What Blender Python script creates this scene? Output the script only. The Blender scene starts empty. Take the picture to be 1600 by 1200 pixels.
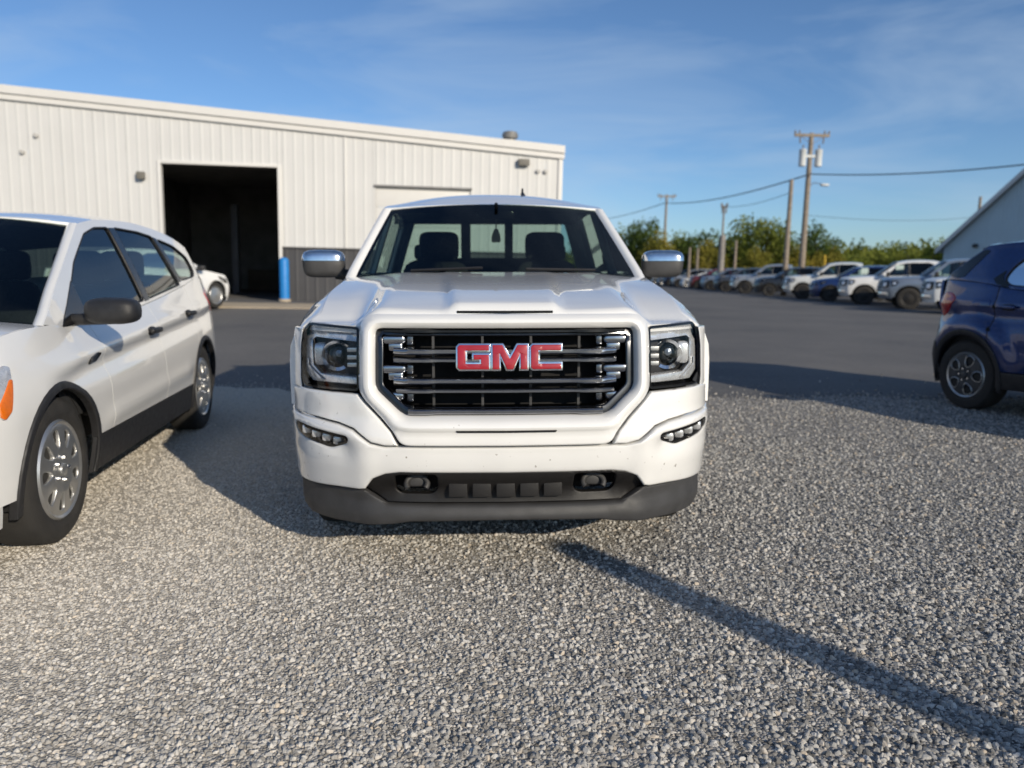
import bpy, bmesh, math, random
import numpy as np
from mathutils import Vector, Matrix
from mathutils.geometry import delaunay_2d_cdt

random.seed(7)
R = math.radians
scn = bpy.context.scene
col = scn.collection

# ------------------------------------------------------------------ camera
cam_d = bpy.data.cameras.new('camera')
cam_d.sensor_width = 36.0
cam_d.lens = 27.0
cam_d.clip_start = 0.05
cam_d.clip_end = 4000
cam = bpy.data.objects.new('camera', cam_d)
cam.location = (0, 0, 1.31)
cam.rotation_euler = (R(90 - 8.3), 0, 0)
cam_d.dof.use_dof = True
cam_d.dof.focus_distance = 2.5
cam_d.dof.aperture_fstop = 2.4
col.objects.link(cam)
scn.camera = cam

# ------------------------------------------------------------------ world and sun
SUN_EL, SUN_AZ = 20.5, 37.0          # the sun stands behind the camera, to the right
world = bpy.data.worlds.new('World')
scn.world = world
world.use_nodes = True
wn, wl = world.node_tree.nodes, world.node_tree.links
wn.clear()
sky = wn.new('ShaderNodeTexSky')
sky.sky_type = 'NISHITA'
sky.sun_disc = False
sky.sun_elevation = R(SUN_EL)
sky.sun_rotation = R(180 - SUN_AZ)
sky.altitude = 0
sky.air_density = 0.8
sky.dust_density = 0.4
sky.ozone_density = 3.0
bg = wn.new('ShaderNodeBackground')
bg.inputs['Strength'].default_value = 0.10
wo = wn.new('ShaderNodeOutputWorld')
# thin cirrus streaks, a real part of this sky
tc = wn.new('ShaderNodeTexCoord')
mp = wn.new('ShaderNodeMapping')
mp.inputs['Rotation'].default_value = (R(12), R(-18), R(30))
mp.inputs['Scale'].default_value = (1.2, 3.2, 8.0)
ns = wn.new('ShaderNodeTexNoise')
ns.inputs['Scale'].default_value = 1.6
ns.inputs['Detail'].default_value = 7
ns.inputs['Roughness'].default_value = 0.55
ns.inputs['Distortion'].default_value = 0.6
cr = wn.new('ShaderNodeValToRGB')
cr.color_ramp.elements[0].position = 0.44
cr.color_ramp.elements[0].color = (0, 0, 0, 1)
cr.color_ramp.elements[1].position = 0.80
cr.color_ramp.elements[1].color = (0.5, 0.5, 0.5, 1)
mx = wn.new('ShaderNodeMix')
mx.data_type = 'RGBA'
mx.inputs['B'].default_value = (5.4, 5.8, 6.4, 1)
wl.new(tc.outputs['Generated'], mp.inputs['Vector'])
wl.new(mp.outputs['Vector'], ns.inputs['Vector'])
wl.new(ns.outputs['Fac'], cr.inputs['Fac'])
wl.new(cr.outputs['Color'], mx.inputs['Factor'])
wl.new(sky.outputs['Color'], mx.inputs['A'])
tn = wn.new('ShaderNodeMix')
tn.data_type = 'RGBA'
tn.blend_type = 'MULTIPLY'
tn.inputs['Factor'].default_value = 1.0
tn.inputs['B'].default_value = (.84, .98, 1.10, 1)
wl.new(mx.outputs['Result'], tn.inputs['A'])
wl.new(tn.outputs['Result'], bg.inputs['Color'])
wl.new(bg.outputs['Background'], wo.inputs['Surface'])

sun_d = bpy.data.lights.new('sun', 'SUN')
sun_d.energy = 4.0
sun_d.angle = R(0.55)
sun_d.color = (1.0, 0.88, 0.70)
sun = bpy.data.objects.new('sun', sun_d)
_d = Vector((-math.sin(R(SUN_AZ)) * math.cos(R(SUN_EL)), math.cos(R(SUN_AZ)) * math.cos(R(SUN_EL)), -math.sin(R(SUN_EL))))
sun.rotation_euler = _d.to_track_quat('-Z', 'Y').to_euler()
sun.location = (20, -30, 25)
col.objects.link(sun)

scn.view_settings.view_transform = 'Standard'
scn.view_settings.look = 'None'
scn.view_settings.exposure = 0.12
scn.view_settings.gamma = 1.0
scn.render.engine = 'CYCLES'
scn.cycles.use_denoising = True
scn.cycles.max_bounces = 8
scn.cycles.transparent_max_bounces = 12
scn.cycles.caustics_reflective = False
scn.cycles.caustics_refractive = False

TILT = R(1.25)      # the lot falls away from true level: poles and buildings stand plumb, the ground does not


def gz(x, y):
    t = min(max((y - 8) / 14, 0), 1)
    t = t * t * (3 - 2 * t)
    x = min(max(x, -60), 60)
    return t * (.25 - .022 * x)


# ------------------------------------------------------------------ materials
MAT = {}


def mat(name, color, rough=0.5, metal=0.0, coat=0.0, noise=None, bump=None, spec=0.5, emit=None):
    """noise=(scale, amount[, second colour]); bump=(scale, strength)"""
    if name in MAT:
        return MAT[name]
    m = bpy.data.materials.new(name)
    m.use_nodes = True
    n, l = m.node_tree.nodes, m.node_tree.links
    b = n['Principled BSDF']
    b.inputs['Base Color'].default_value = (*color, 1)
    b.inputs['Roughness'].default_value = rough
    b.inputs['Metallic'].default_value = metal
    b.inputs['Coat Weight'].default_value = coat
    b.inputs['Coat Roughness'].default_value = 0.04
    b.inputs['Specular IOR Level'].default_value = spec
    tc = n.new('ShaderNodeTexCoord')
    if noise:
        t = n.new('ShaderNodeTexNoise')
        t.inputs['Scale'].default_value = noise[0]
        t.inputs['Detail'].default_value = 5
        r = n.new('ShaderNodeValToRGB')
        c2 = noise[2] if len(noise) > 2 else tuple(c * (1 - noise[1]) for c in color)
        r.color_ramp.elements[0].color = (*c2, 1)
        r.color_ramp.elements[0].position = 0.3
        r.color_ramp.elements[1].color = (*color, 1)
        r.color_ramp.elements[1].position = 0.65
        l.new(tc.outputs['Object'], t.inputs['Vector'])
        l.new(t.outputs['Fac'], r.inputs['Fac'])
        l.new(r.outputs['Color'], b.inputs['Base Color'])
        rr = n.new('ShaderNodeMapRange')
        rr.inputs['To Min'].default_value = min(1, rough * 1.3 + .05)
        rr.inputs['To Max'].default_value = rough * .85
        l.new(t.outputs['Fac'], rr.inputs['Value'])
        l.new(rr.outputs['Result'], b.inputs['Roughness'])
    if bump:
        t = n.new('ShaderNodeTexNoise')
        t.inputs['Scale'].default_value = bump[0]
        t.inputs['Detail'].default_value = 4
        bp = n.new('ShaderNodeBump')
        bp.inputs['Strength'].default_value = bump[1]
        bp.inputs['Distance'].default_value = 0.01
        l.new(tc.outputs['Object'], t.inputs['Vector'])
        l.new(t.outputs['Fac'], bp.inputs['Height'])
        l.new(bp.outputs['Normal'], b.inputs['Normal'])
    if emit:
        b.inputs['Emission Color'].default_value = (*color, 1)
        b.inputs['Emission Strength'].default_value = emit
    MAT[name] = m
    return m


def glass(name, tint, refl_ior=1.5):
    if name in MAT:
        return MAT[name]
    m = bpy.data.materials.new(name)
    m.use_nodes = True
    n, l = m.node_tree.nodes, m.node_tree.links
    n.clear()
    o = n.new('ShaderNodeOutputMaterial')
    mixs = n.new('ShaderNodeMixShader')
    fr = n.new('ShaderNodeFresnel')
    fr.inputs['IOR'].default_value = refl_ior
    tr = n.new('ShaderNodeBsdfTransparent')
    tr.inputs['Color'].default_value = (*tint, 1)
    gl = n.new('ShaderNodeBsdfGlossy')
    gl.inputs['Roughness'].default_value = 0.015
    l.new(fr.outputs[0], mixs.inputs[0])
    l.new(tr.outputs[0], mixs.inputs[1])
    l.new(gl.outputs[0], mixs.inputs[2])
    l.new(mixs.outputs[0], o.inputs[0])
    MAT[name] = m
    return m


PAINT_WHITE = mat('paint_white', (.80, .80, .79), .18, coat=1.0, noise=(3.0, .05))
_n, _l = PAINT_WHITE.node_tree.nodes, PAINT_WHITE.node_tree.links      # road grime: small specks low on the nose
_b = _n['Principled BSDF']
_t = _n.new('ShaderNodeTexCoord')
_s = _n.new('ShaderNodeTexNoise')
_s.inputs['Scale'].default_value = 38
_s.inputs['Detail'].default_value = 2
_r = _n.new('ShaderNodeMapRange')
_r.inputs['From Min'].default_value = .71
_r.inputs['From Max'].default_value = .76
_z = _n.new('ShaderNodeSeparateXYZ')
_g = _n.new('ShaderNodeMapRange')
_g.inputs['From Min'].default_value = .85
_g.inputs['From Max'].default_value = .50
_m = _n.new('ShaderNodeMath')
_m.operation = 'MULTIPLY'
_x = _n.new('ShaderNodeMix')
_x.data_type = 'RGBA'
_x.inputs['B'].default_value = (.22, .19, .16, 1)
_l.new(_t.outputs['Object'], _s.inputs['Vector'])
_l.new(_s.outputs['Fac'], _r.inputs['Value'])
_l.new(_t.outputs['Object'], _z.inputs[0])
_l.new(_z.outputs['Z'], _g.inputs['Value'])
_l.new(_r.outputs['Result'], _m.inputs[0])
_l.new(_g.outputs['Result'], _m.inputs[1])
_l.new(_m.outputs[0], _x.inputs['Factor'])
_l.new(_b.inputs['Base Color'].links[0].from_socket, _x.inputs['A'])
_l.new(_x.outputs['Result'], _b.inputs['Base Color'])
PAINT_WHITE2 = mat('paint_white_suv', (.78, .78, .77), .18, coat=1.0, noise=(3.0, .05))
PAINT_BLUE = mat('paint_blue', (.004, .026, .13), .3, metal=.45, coat=1.0, noise=(40, .25))
CHROME = mat('chrome', (.80, .81, .83), .09, metal=1.0, noise=(30, .12))
DCHROME = mat('dark_chrome', (.22, .225, .24), .22, metal=1.0, noise=(25, .2))
BCHROME = mat('black_chrome', (.075, .078, .085), .2, metal=1.0, noise=(25, .2))
MCHROME = mat('smoked_chrome', (.42, .43, .46), .16, metal=1.0, noise=(25, .2))
SATIN = mat('satin_silver', (.60, .60, .59), .32, metal=.9, noise=(18, .15))
PLASTIC = mat('black_plastic', (.020, .020, .022), .48, noise=(30, .35), bump=(400, .15))
INSERT = mat('insert_black', (.011, .010, .010), .45, noise=(20, .3), bump=(300, .15))
PLASTIC2 = mat('grey_plastic', (.048, .048, .050), .50, noise=(12, .3), bump=(300, .15))
GLOSSBLACK = mat('gloss_black', (.010, .010, .011), .15, noise=(12, .3))
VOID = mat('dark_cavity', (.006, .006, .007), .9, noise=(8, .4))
RUBBER = mat('tyre_rubber', (.021, .020, .019), .78, noise=(14, .45, (.030, .028, .026)), bump=(220, .25))
CABIN = mat('cabin_trim', (.022, .023, .026), .75, noise=(20, .3), bump=(250, .2))
SEAT = mat('seat_cloth', (.030, .030, .034), .85, noise=(60, .3), bump=(300, .3))
GLASS_WS = glass('glass_windshield', (.50, .60, .56), 1.38)
GLASS_SIDE = glass('glass_side', (.60, .72, .69), 1.75)
GLASS_DARK = glass('glass_privacy', (.08, .10, .11), 1.5)
LENS = glass('lens_clear', (.95, .96, .97), 1.28)
RED = mat('emblem_red', (.36, .010, .022), .28, coat=.5, noise=(20, .2))
TAIL_RED = mat('tail_lamp_red', (.42, .015, .015), .18, coat=.8, noise=(60, .3))
AMBER = mat('amber_lens', (.75, .16, .01), .25, coat=.6, noise=(50, .2))
LAMPWHITE = mat('lamp_reflector', (.85, .86, .88), .22, metal=.6, noise=(40, .25))
PAPER = mat('window_sticker', (.60, .72, .66), .8, noise=(30, .1))
WOODPOLE = mat('pole_wood', (.30, .25, .20), .85, noise=(6, .35), bump=(30, .5))
WIRE = mat('wire_black', (.03, .03, .03), .6, noise=(5, .2))

# ------------------------------------------------------------------ mesh helpers


def tag(o, label=None, cat=None, group=None, kind=None):
    if label:
        o['label'] = label
    if cat:
        o['category'] = cat
    if group:
        o['group'] = group
    if kind:
        o['kind'] = kind
    return o


def empty(name, loc=(0, 0, 0), rz=0.0, ry=0.0):
    o = bpy.data.objects.new(name, None)
    o.empty_display_size = .2
    col.objects.link(o)
    o.location = loc
    o.rotation_euler = (0, ry, rz)
    return o


def mk(name, verts, faces, m, parent=None, smooth=True, angle=38, recalc=False):
    me = bpy.data.meshes.new(name)
    me.from_pydata([tuple(v) for v in verts], [], [tuple(f) for f in faces])
    if recalc:
        b = bmesh.new()
        b.from_mesh(me)
        bmesh.ops.recalc_face_normals(b, faces=b.faces)
        b.to_mesh(me)
        b.free()
    me.update()
    if smooth:
        me.shade_smooth()
        me.set_sharp_from_angle(angle=R(angle))
    me.materials.append(m)
    o = bpy.data.objects.new(name, me)
    col.objects.link(o)
    if parent:
        o.parent = parent
    return o


def spl(pts):
    """smooth monotone interpolation through (x, y) points"""
    xs = [p[0] for p in pts]
    ys = [p[1] for p in pts]
    n = len(xs)
    h = [xs[i + 1] - xs[i] for i in range(n - 1)]
    d = [(ys[i + 1] - ys[i]) / h[i] for i in range(n - 1)]
    m = [0.0] * n
    m[0], m[-1] = d[0], d[-1]
    for i in range(1, n - 1):
        m[i] = 0 if d[i - 1] * d[i] <= 0 else 2 * d[i - 1] * d[i] / (d[i - 1] + d[i])

    def f(x):
        if x <= xs[0]:
            return ys[0]
        if x >= xs[-1]:
            return ys[-1]
        lo = 0
        while xs[lo + 1] < x:
            lo += 1
        t = (x - xs[lo]) / h[lo]
        t2, t3 = t * t, t * t * t
        return ((2 * t3 - 3 * t2 + 1) * ys[lo] + (t3 - 2 * t2 + t) * h[lo] * m[lo]
                + (-2 * t3 + 3 * t2) * ys[lo + 1] + (t3 - t2) * h[lo] * m[lo + 1])
    return f


def sstep(a, b, x):
    t = min(max((x - a) / (b - a), 0), 1)
    return t * t * (3 - 2 * t)


def lerp(a, b, t):
    return a + (b - a) * t


def resample(loop, step):
    out = []
    n = len(loop)
    for i in range(n):
        a, b = loop[i], loop[(i + 1) % n]
        k = max(1, int(math.hypot(b[0] - a[0], b[1] - a[1]) / step + .5))
        for j in range(k):
            out.append((lerp(a[0], b[0], j / k), lerp(a[1], b[1], j / k)))
    return out


def smooth_loop(loop, r, n=4):
    """round the corners of a polygon with radius about r"""
    out = []
    k = len(loop)
    for i in range(k):
        p, a, b = Vector(loop[i]), Vector(loop[i - 1]), Vector(loop[(i + 1) % k])
        da, db = (a - p), (b - p)
        ra = min(r, da.length * .45)
        rb = min(r, db.length * .45)
        s, e = p + da.normalized() * ra, p + db.normalized() * rb
        for j in range(n + 1):
            t = j / n
            q = s * (1 - t) ** 2 + p * 2 * t * (1 - t) + e * t * t
            out.append((q.x, q.y))
    return out


def area2(loop):
    return sum(loop[i - 1][0] * loop[i][1] - loop[i][0] * loop[i - 1][1] for i in range(len(loop))) / 2


def inside(P, loop):
    x, y = P[:, 0], P[:, 1]
    c = np.zeros(len(P), bool)
    L = np.array(loop)
    A, B = np.roll(L, 1, 0), L
    for (x1, y1), (x2, y2) in zip(A, B):
        if y1 == y2:
            continue
        t = ((y1 > y) != (y2 > y)) & (x < (x2 - x1) * (y - y1) / (y2 - y1) + x1)
        c ^= t
    return c


def dist_loops(P, loops):
    best = np.full(len(P), 1e9)
    for L in loops:
        L = np.array(L)
        A, B = np.roll(L, 1, 0), L
        for a, b in zip(A, B):
            ab = b - a
            q = ab @ ab
            if q < 1e-14:
                continue
            t = np.clip(((P - a) @ ab) / q, 0, 1)
            d = np.hypot(*(P - (a + t[:, None] * ab)).T)
            best = np.minimum(best, d)
    return best


def offset_loop(loop, d):
    """outward for counter-clockwise loops"""
    if area2(loop) < 0:
        loop = loop[::-1]
    n = len(loop)
    out = []
    for i in range(n):
        p, a, b = Vector(loop[i]), Vector(loop[i - 1]), Vector(loop[(i + 1) % n])
        u, v = (p - a).normalized(), (b - p).normalized()
        n1, n2 = Vector((u.y, -u.x)), Vector((v.y, -v.x))
        mth = (n1 + n2)
        if mth.length < 1e-6:
            mth = n1
        mth.normalize()
        k = 1 / max(.45, mth.dot(n1))
        q = p + mth * d * k
        out.append((q.x, q.y))
    return out


def panel(name, outline, fn, m, parent=None, holes=(), step=.06, back=(0, 1, 0), thick=.015, er=0.0, angle=38, rings=()):
    """sheet with a traced 2D outline (and holes), laid on the surface fn(a, b), with turned-in edges"""
    loops = [resample(outline, step)] + [resample(h, step) for h in holes]
    raw = [list(map(tuple, outline))] + [list(map(tuple, h)) for h in holes]
    pts, edges, idx = [], [], []
    for lp in loops:
        s = len(pts)
        pts += lp
        k = len(lp)
        edges += [(s + i, s + (i + 1) % k) for i in range(k)]
        idx.append(list(range(s, s + k)))
    nb = len(pts)
    O = np.array(loops[0])
    x0, y0 = O.min(0)
    x1, y1 = O.max(0)
    gx = np.arange(x0 + step * .5, x1, step)
    gy = np.arange(y0 + step * .5, y1, step)
    cand = np.array([(a + (step * .5 if j % 2 else 0), b) for j, b in enumerate(gy) for a in gx]) if len(gx) and len(gy) else np.zeros((0, 2))
    extra = []
    if er:
        for k, lp in enumerate(loops):
            sg = -1 if k == 0 else 1
            for f in (.22, .55, 1.0):
                extra += offset_loop(lp, sg * er * f)
        extra = np.array(extra)
    if er:
        if len(cand):
            cand = cand[dist_loops(cand, raw) > er + step * .45]
        de = dist_loops(extra, raw)
        extra = extra[de > er * .15]
        cand = np.vstack([cand, extra]) if len(cand) else extra
    elif len(cand):
        cand = cand[dist_loops(cand, raw) > step * .4]
    if rings:                  # extra points that follow the holes, for creases that run round them
        cand = cand[dist_loops(cand, raw[1:]) > max(rings) + step * .3]
        more = np.array([q for lp in loops[1:] for rr in rings for q in offset_loop(lp, rr)])
        more = more[dist_loops(more, raw[:1]) > .012]
        cand = np.vstack([cand, more])
    if len(cand):
        ok = inside(cand, raw[0])
        for h in raw[1:]:
            ok &= ~inside(cand, h)
        cand = cand[ok]
    allp = [Vector(p) for p in pts] + [Vector((float(p[0]), float(p[1]))) for p in cand]
    V, _, Fc, ov, _, _ = delaunay_2d_cdt(allp, edges, [], 0, 1e-5)
    P = np.array([(v.x, v.y) for v in V])
    tri = np.array([f for f in Fc if len(f) == 3])
    cen = P[tri].mean(1)
    ok = inside(cen, raw[0])
    for h in raw[1:]:
        ok &= ~inside(cen, h)
    tri = tri[ok]
    bk = Vector(back)
    X = [Vector(fn(float(p[0]), float(p[1]))) for p in P]
    if er:
        D = dist_loops(P, raw)
        for i, d in enumerate(D):
            if d < er:
                X[i] = X[i] + bk * (er - math.sqrt(max(0, er * er - (er - d) ** 2)))
    inv = {}
    for o_i, src in enumerate(ov):
        for s in src:
            inv[s] = o_i
    faces = [tuple(int(i) for i in t) for t in tri]
    if thick:
        for lp in idx:
            k = len(lp)
            base = len(X)
            ids = [inv[i] for i in lp]
            for i in ids:
                X.append(X[i] + bk * thick)
            for i in range(k):
                j = (i + 1) % k
                faces.append((ids[i], ids[j], base + j, base + i))
    return mk(name, X, faces, m, parent, angle=angle)


def gridpatch(name, fn, nu, nv, m, parent=None, back=None, thick=.015, angle=38, u0=-1., u1=1., v0=0., v1=1.):
    V = [Vector(fn(lerp(u0, u1, i / nu), lerp(v0, v1, j / nv))) for j in range(nv + 1) for i in range(nu + 1)]
    w = nu + 1
    Fc = [(j * w + i, j * w + i + 1, (j + 1) * w + i + 1, (j + 1) * w + i) for j in range(nv) for i in range(nu)]
    if back is not None:
        ring = [i for i in range(w)] + [j * w + nu for j in range(1, nv + 1)] + [nv * w + i for i in range(nu - 1, -1, -1)] + [j * w for j in range(nv - 1, 0, -1)]
        b0 = len(V)
        bk = Vector(back)
        V += [V[i] + bk * thick for i in ring]
        k = len(ring)
        Fc += [(ring[i], ring[(i + 1) % k], b0 + (i + 1) % k, b0 + i) for i in range(k)]
    return mk(name, V, Fc, m, parent, angle=angle)


def tube(name, pts, r, m, parent=None, n=8, closed=False, r_end=None, squash=1.0):
    pts = [Vector(p) for p in pts]
    V, Fc = [], []
    k = len(pts)
    up = Vector((0, 0, 1))
    for i, p in enumerate(pts):
        a = pts[i - 1] if (i > 0 or closed) else p
        b = pts[(i + 1) % k] if (i < k - 1 or closed) else p
        t = (b - a).normalized()
        s = t.cross(up)
        if s.length < 1e-3:
            s = t.cross(Vector((1, 0, 0)))
        s.normalize()
        q = s.cross(t)
        rr = r if r_end is None else lerp(r, r_end, i / max(1, k - 1))
        for j in range(n):
            a_ = 2 * math.pi * j / n
            V.append(p + s * math.cos(a_) * rr + q * math.sin(a_) * rr * squash)
    for i in range(k - (0 if closed else 1)):
        for j in range(n):
            a0, b0 = i * n, ((i + 1) % k) * n
            Fc.append((a0 + j, a0 + (j + 1) % n, b0 + (j + 1) % n, b0 + j))
    if not closed:
        Fc.append(tuple(range(n - 1, -1, -1)))
        Fc.append(tuple((k - 1) * n + j for j in range(n)))
    return mk(name, V, Fc, m, parent, angle=50)


def bar(name, path, sec, m, parent=None, angle=40):
    """extrude a 2D section (dy, dz) along a path of points, sections kept upright in the y-z plane"""
    V, Fc = [], []
    n = len(sec)
    for p in path:
        sc = p[3] if len(p) > 3 else 1.0
        for (a, b) in sec:
            V.append((p[0], p[1] + a, p[2] + b * sc))
    for i in range(len(path) - 1):
        for j in range(n):
            Fc.append((i * n + j, i * n + (j + 1) % n, (i + 1) * n + (j + 1) % n, (i + 1) * n + j))
    Fc.append(tuple(range(n)))
    Fc.append(tuple((len(path) - 1) * n + j for j in range(n)))
    return mk(name, V, Fc, m, parent, angle=angle)


def blob(name, c, size, m, parent=None, e=.45, nu=20, nv=12, shear=(0, 0, 0, 0), rot=None, taper=0.0):
    """rounded box (superellipsoid); shear = dx/dz, dy/dz, dy/dx, dz/dx"""
    V, Fc = [], []

    def pw(v):
        return math.copysign(abs(v) ** e, v)
    for j in range(nv + 1):
        ph = -math.pi / 2 + math.pi * j / nv
        for i in range(nu):
            th = 2 * math.pi * i / nu
            x = pw(math.cos(ph)) * pw(math.cos(th)) * size[0] / 2
            y = pw(math.cos(ph)) * pw(math.sin(th)) * size[1] / 2
            z = pw(math.sin(ph)) * size[2] / 2
            k = 1 - taper * (z / size[2] + .5)
            x, y = x * k, y * k
            p = Vector((x + shear[0] * z, y + shear[1] * z + shear[2] * x, z + shear[3] * x))
            if rot:
                p = rot @ p
            V.append(p + Vector(c))
    for j in range(nv):
        for i in range(nu):
            Fc.append((j * nu + i, j * nu + (i + 1) % nu, (j + 1) * nu + (i + 1) % nu, (j + 1) * nu + i))
    return mk(name, V, Fc, m, parent, angle=60)


def box(name, lo, hi, m, parent=None, bev=.01):
    b = bmesh.new()
    bmesh.ops.create_cube(b, size=1)
    for v in b.verts:
        v.co = Vector(((lo[i] + hi[i]) / 2 + v.co[i] * (hi[i] - lo[i]) for i in range(3)))
    if bev:
        bmesh.ops.bevel(b, geom=list(b.edges), offset=bev, segments=2, profile=.7, affect='EDGES')
    me = bpy.data.meshes.new(name)
    b.to_mesh(me)
    b.free()
    me.shade_smooth()
    me.set_sharp_from_angle(angle=R(40))
    me.materials.append(m)
    o = bpy.data.objects.new(name, me)
    col.objects.link(o)
    if parent:
        o.parent = parent
    return o


def lathe(name, prof, m, parent=None, n=40, c=(0, 0, 0), axis='x', sign=1, angle=35):
    """profile of (offset along the axis, radius)"""
    V, Fc = [], []
    for (h, r) in prof:
        for i in range(n):
            a = 2 * math.pi * i / n
            if axis == 'x':
                V.append((c[0] + sign * h, c[1] + r * math.cos(a), c[2] + r * math.sin(a)))
            elif axis == 'y':
                V.append((c[0] + r * math.cos(a), c[1] + sign * h, c[2] + r * math.sin(a)))
            else:
                V.append((c[0] + r * math.cos(a), c[1] + r * math.sin(a), c[2] + sign * h))
    for j in range(len(prof) - 1):
        for i in range(n):
            Fc.append((j * n + i, j * n + (i + 1) % n, (j + 1) * n + (i + 1) % n, (j + 1) * n + i))
    if prof[0][1] > 1e-4:
        Fc.append(tuple(range(n)))
    if prof[-1][1] > 1e-4:
        Fc.append(tuple((len(prof) - 1) * n + i for i in range(n)))
    return mk(name, V, Fc, m, parent, angle=angle)


def mirror(loop):
    return [(-x, z) for (x, z) in loop][::-1]


# ------------------------------------------------------------------ wheels
def wheel(parent, c, sx, r=.34, w=.22, rim=.225, style='hubcap', lo=False):
    """c: centre of the outer face; sx: which way the outer face looks along x"""
    n = 24 if lo else 56
    root = lathe('wheel', [(-w * .5, rim * .5), (-w * .5, rim * .98), (-.03, rim * .96), (-.05, rim * .55), (-.05, .05), (-.05, .0001)],
                 DCHROME if style != 'dark' else PLASTIC, parent, n, c, 'x', sx)
    lathe('tyre', [(-.012, rim * 1.0), (.002, rim * 1.10), (.004, rim * 1.22), (-.004, r * .93), (-.022, r * .985), (-.045, r), (-.10, r * 1.0),
                   (-w + .05, r), (-w + .02, r * .985), (-w, r * .92), (-w, rim)], RUBBER, root, n, c, 'x', sx)
    rm = {'hubcap': SATIN, 'five': PLASTIC2, 'dark': INSERT, 'six': CHROME}[style]
    lathe('rim', [(-.02, rim * .86), (-.005, rim * .93), (.002, rim * .985), (-.010, rim * 1.03), (-.03, rim)], SATIN if style != 'dark' else PLASTIC, root, n, c, 'x', sx)
    if lo:
        lathe('hub_cap', [(-.012, rim * .86), (.0, rim * .6), (.004, rim * .2), (.012, .0001)], rm, root, n, c, 'x', sx)
        return root
    # spokes: a faced disc with holes
    if style == 'hubcap':
        ns_, hole = 9, lambda a: [(rim * rr * math.cos(a + da), rim * rr * math.sin(a + da)) for rr, da in
                                  [(.84, -.13), (.84, .13), (.72, .17), (.50, .10), (.46, 0), (.50, -.10), (.72, -.17)]]
    elif style == 'six':
        ns_, hole = 6, lambda a: [(rim * rr * math.cos(a + da), rim * rr * math.sin(a + da)) for rr, da in
                                  [(.86, -.3), (.88, 0), (.86, .3), (.6, .30), (.40, 0), (.6, -.30)]]
    else:
        ns_, hole = 5, lambda a: [(rim * rr * math.cos(a + da), rim * rr * math.sin(a + da)) for rr, da in
                                  [(.86, -.26), (.90, 0), (.86, .26), (.62, .36), (.44, .22), (.36, 0), (.44, -.22), (.62, -.36)]]
    disc = [(rim * .93 * math.cos(2 * math.pi * i / 48), rim * .93 * math.sin(2 * math.pi * i / 48)) for i in range(48)]
    hs = []
    for k in range(ns_):
        a = 2 * math.pi * (k + .25) / ns_ + math.pi / 2
        hs.append(smooth_loop(hole(a), .02, 3))

    def fn(a, b):
        rr = math.hypot(a, b) / rim
        return (c[0] + sx * (-.005 + .022 * (1 - rr) - .02 * sstep(.3, .0, rr) - .012 * math.exp(-((rr - .3) / .08) ** 2)), c[1] + a, c[2] + b)
    panel('spokes', disc, fn, rm, root, holes=hs, step=.022, back=(-sx, 0, 0), thick=.03, er=.004)
    if style == 'five':
        for h in hs:      # machined rims round the openings
            tube('spoke_trim', [fn(*p) for p in h], .0045, SATIN, root, n=5, closed=True)
    lathe('hub_cap', [(.004, .032), (.014, .030), (.017, .024), (.018, .0001)], SATIN if style != 'five' else PLASTIC2, root, 20, c, 'x', sx)
    for k in range(5):
        a = 2 * math.pi * k / 5
        lathe('lug_nut', [(.0, .010), (.014, .009), (.016, .0001)], CHROME, root, 8,
              (c[0], c[1] + .057 * math.cos(a), c[2] + .057 * math.sin(a)), 'x', sx)
    return root


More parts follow.
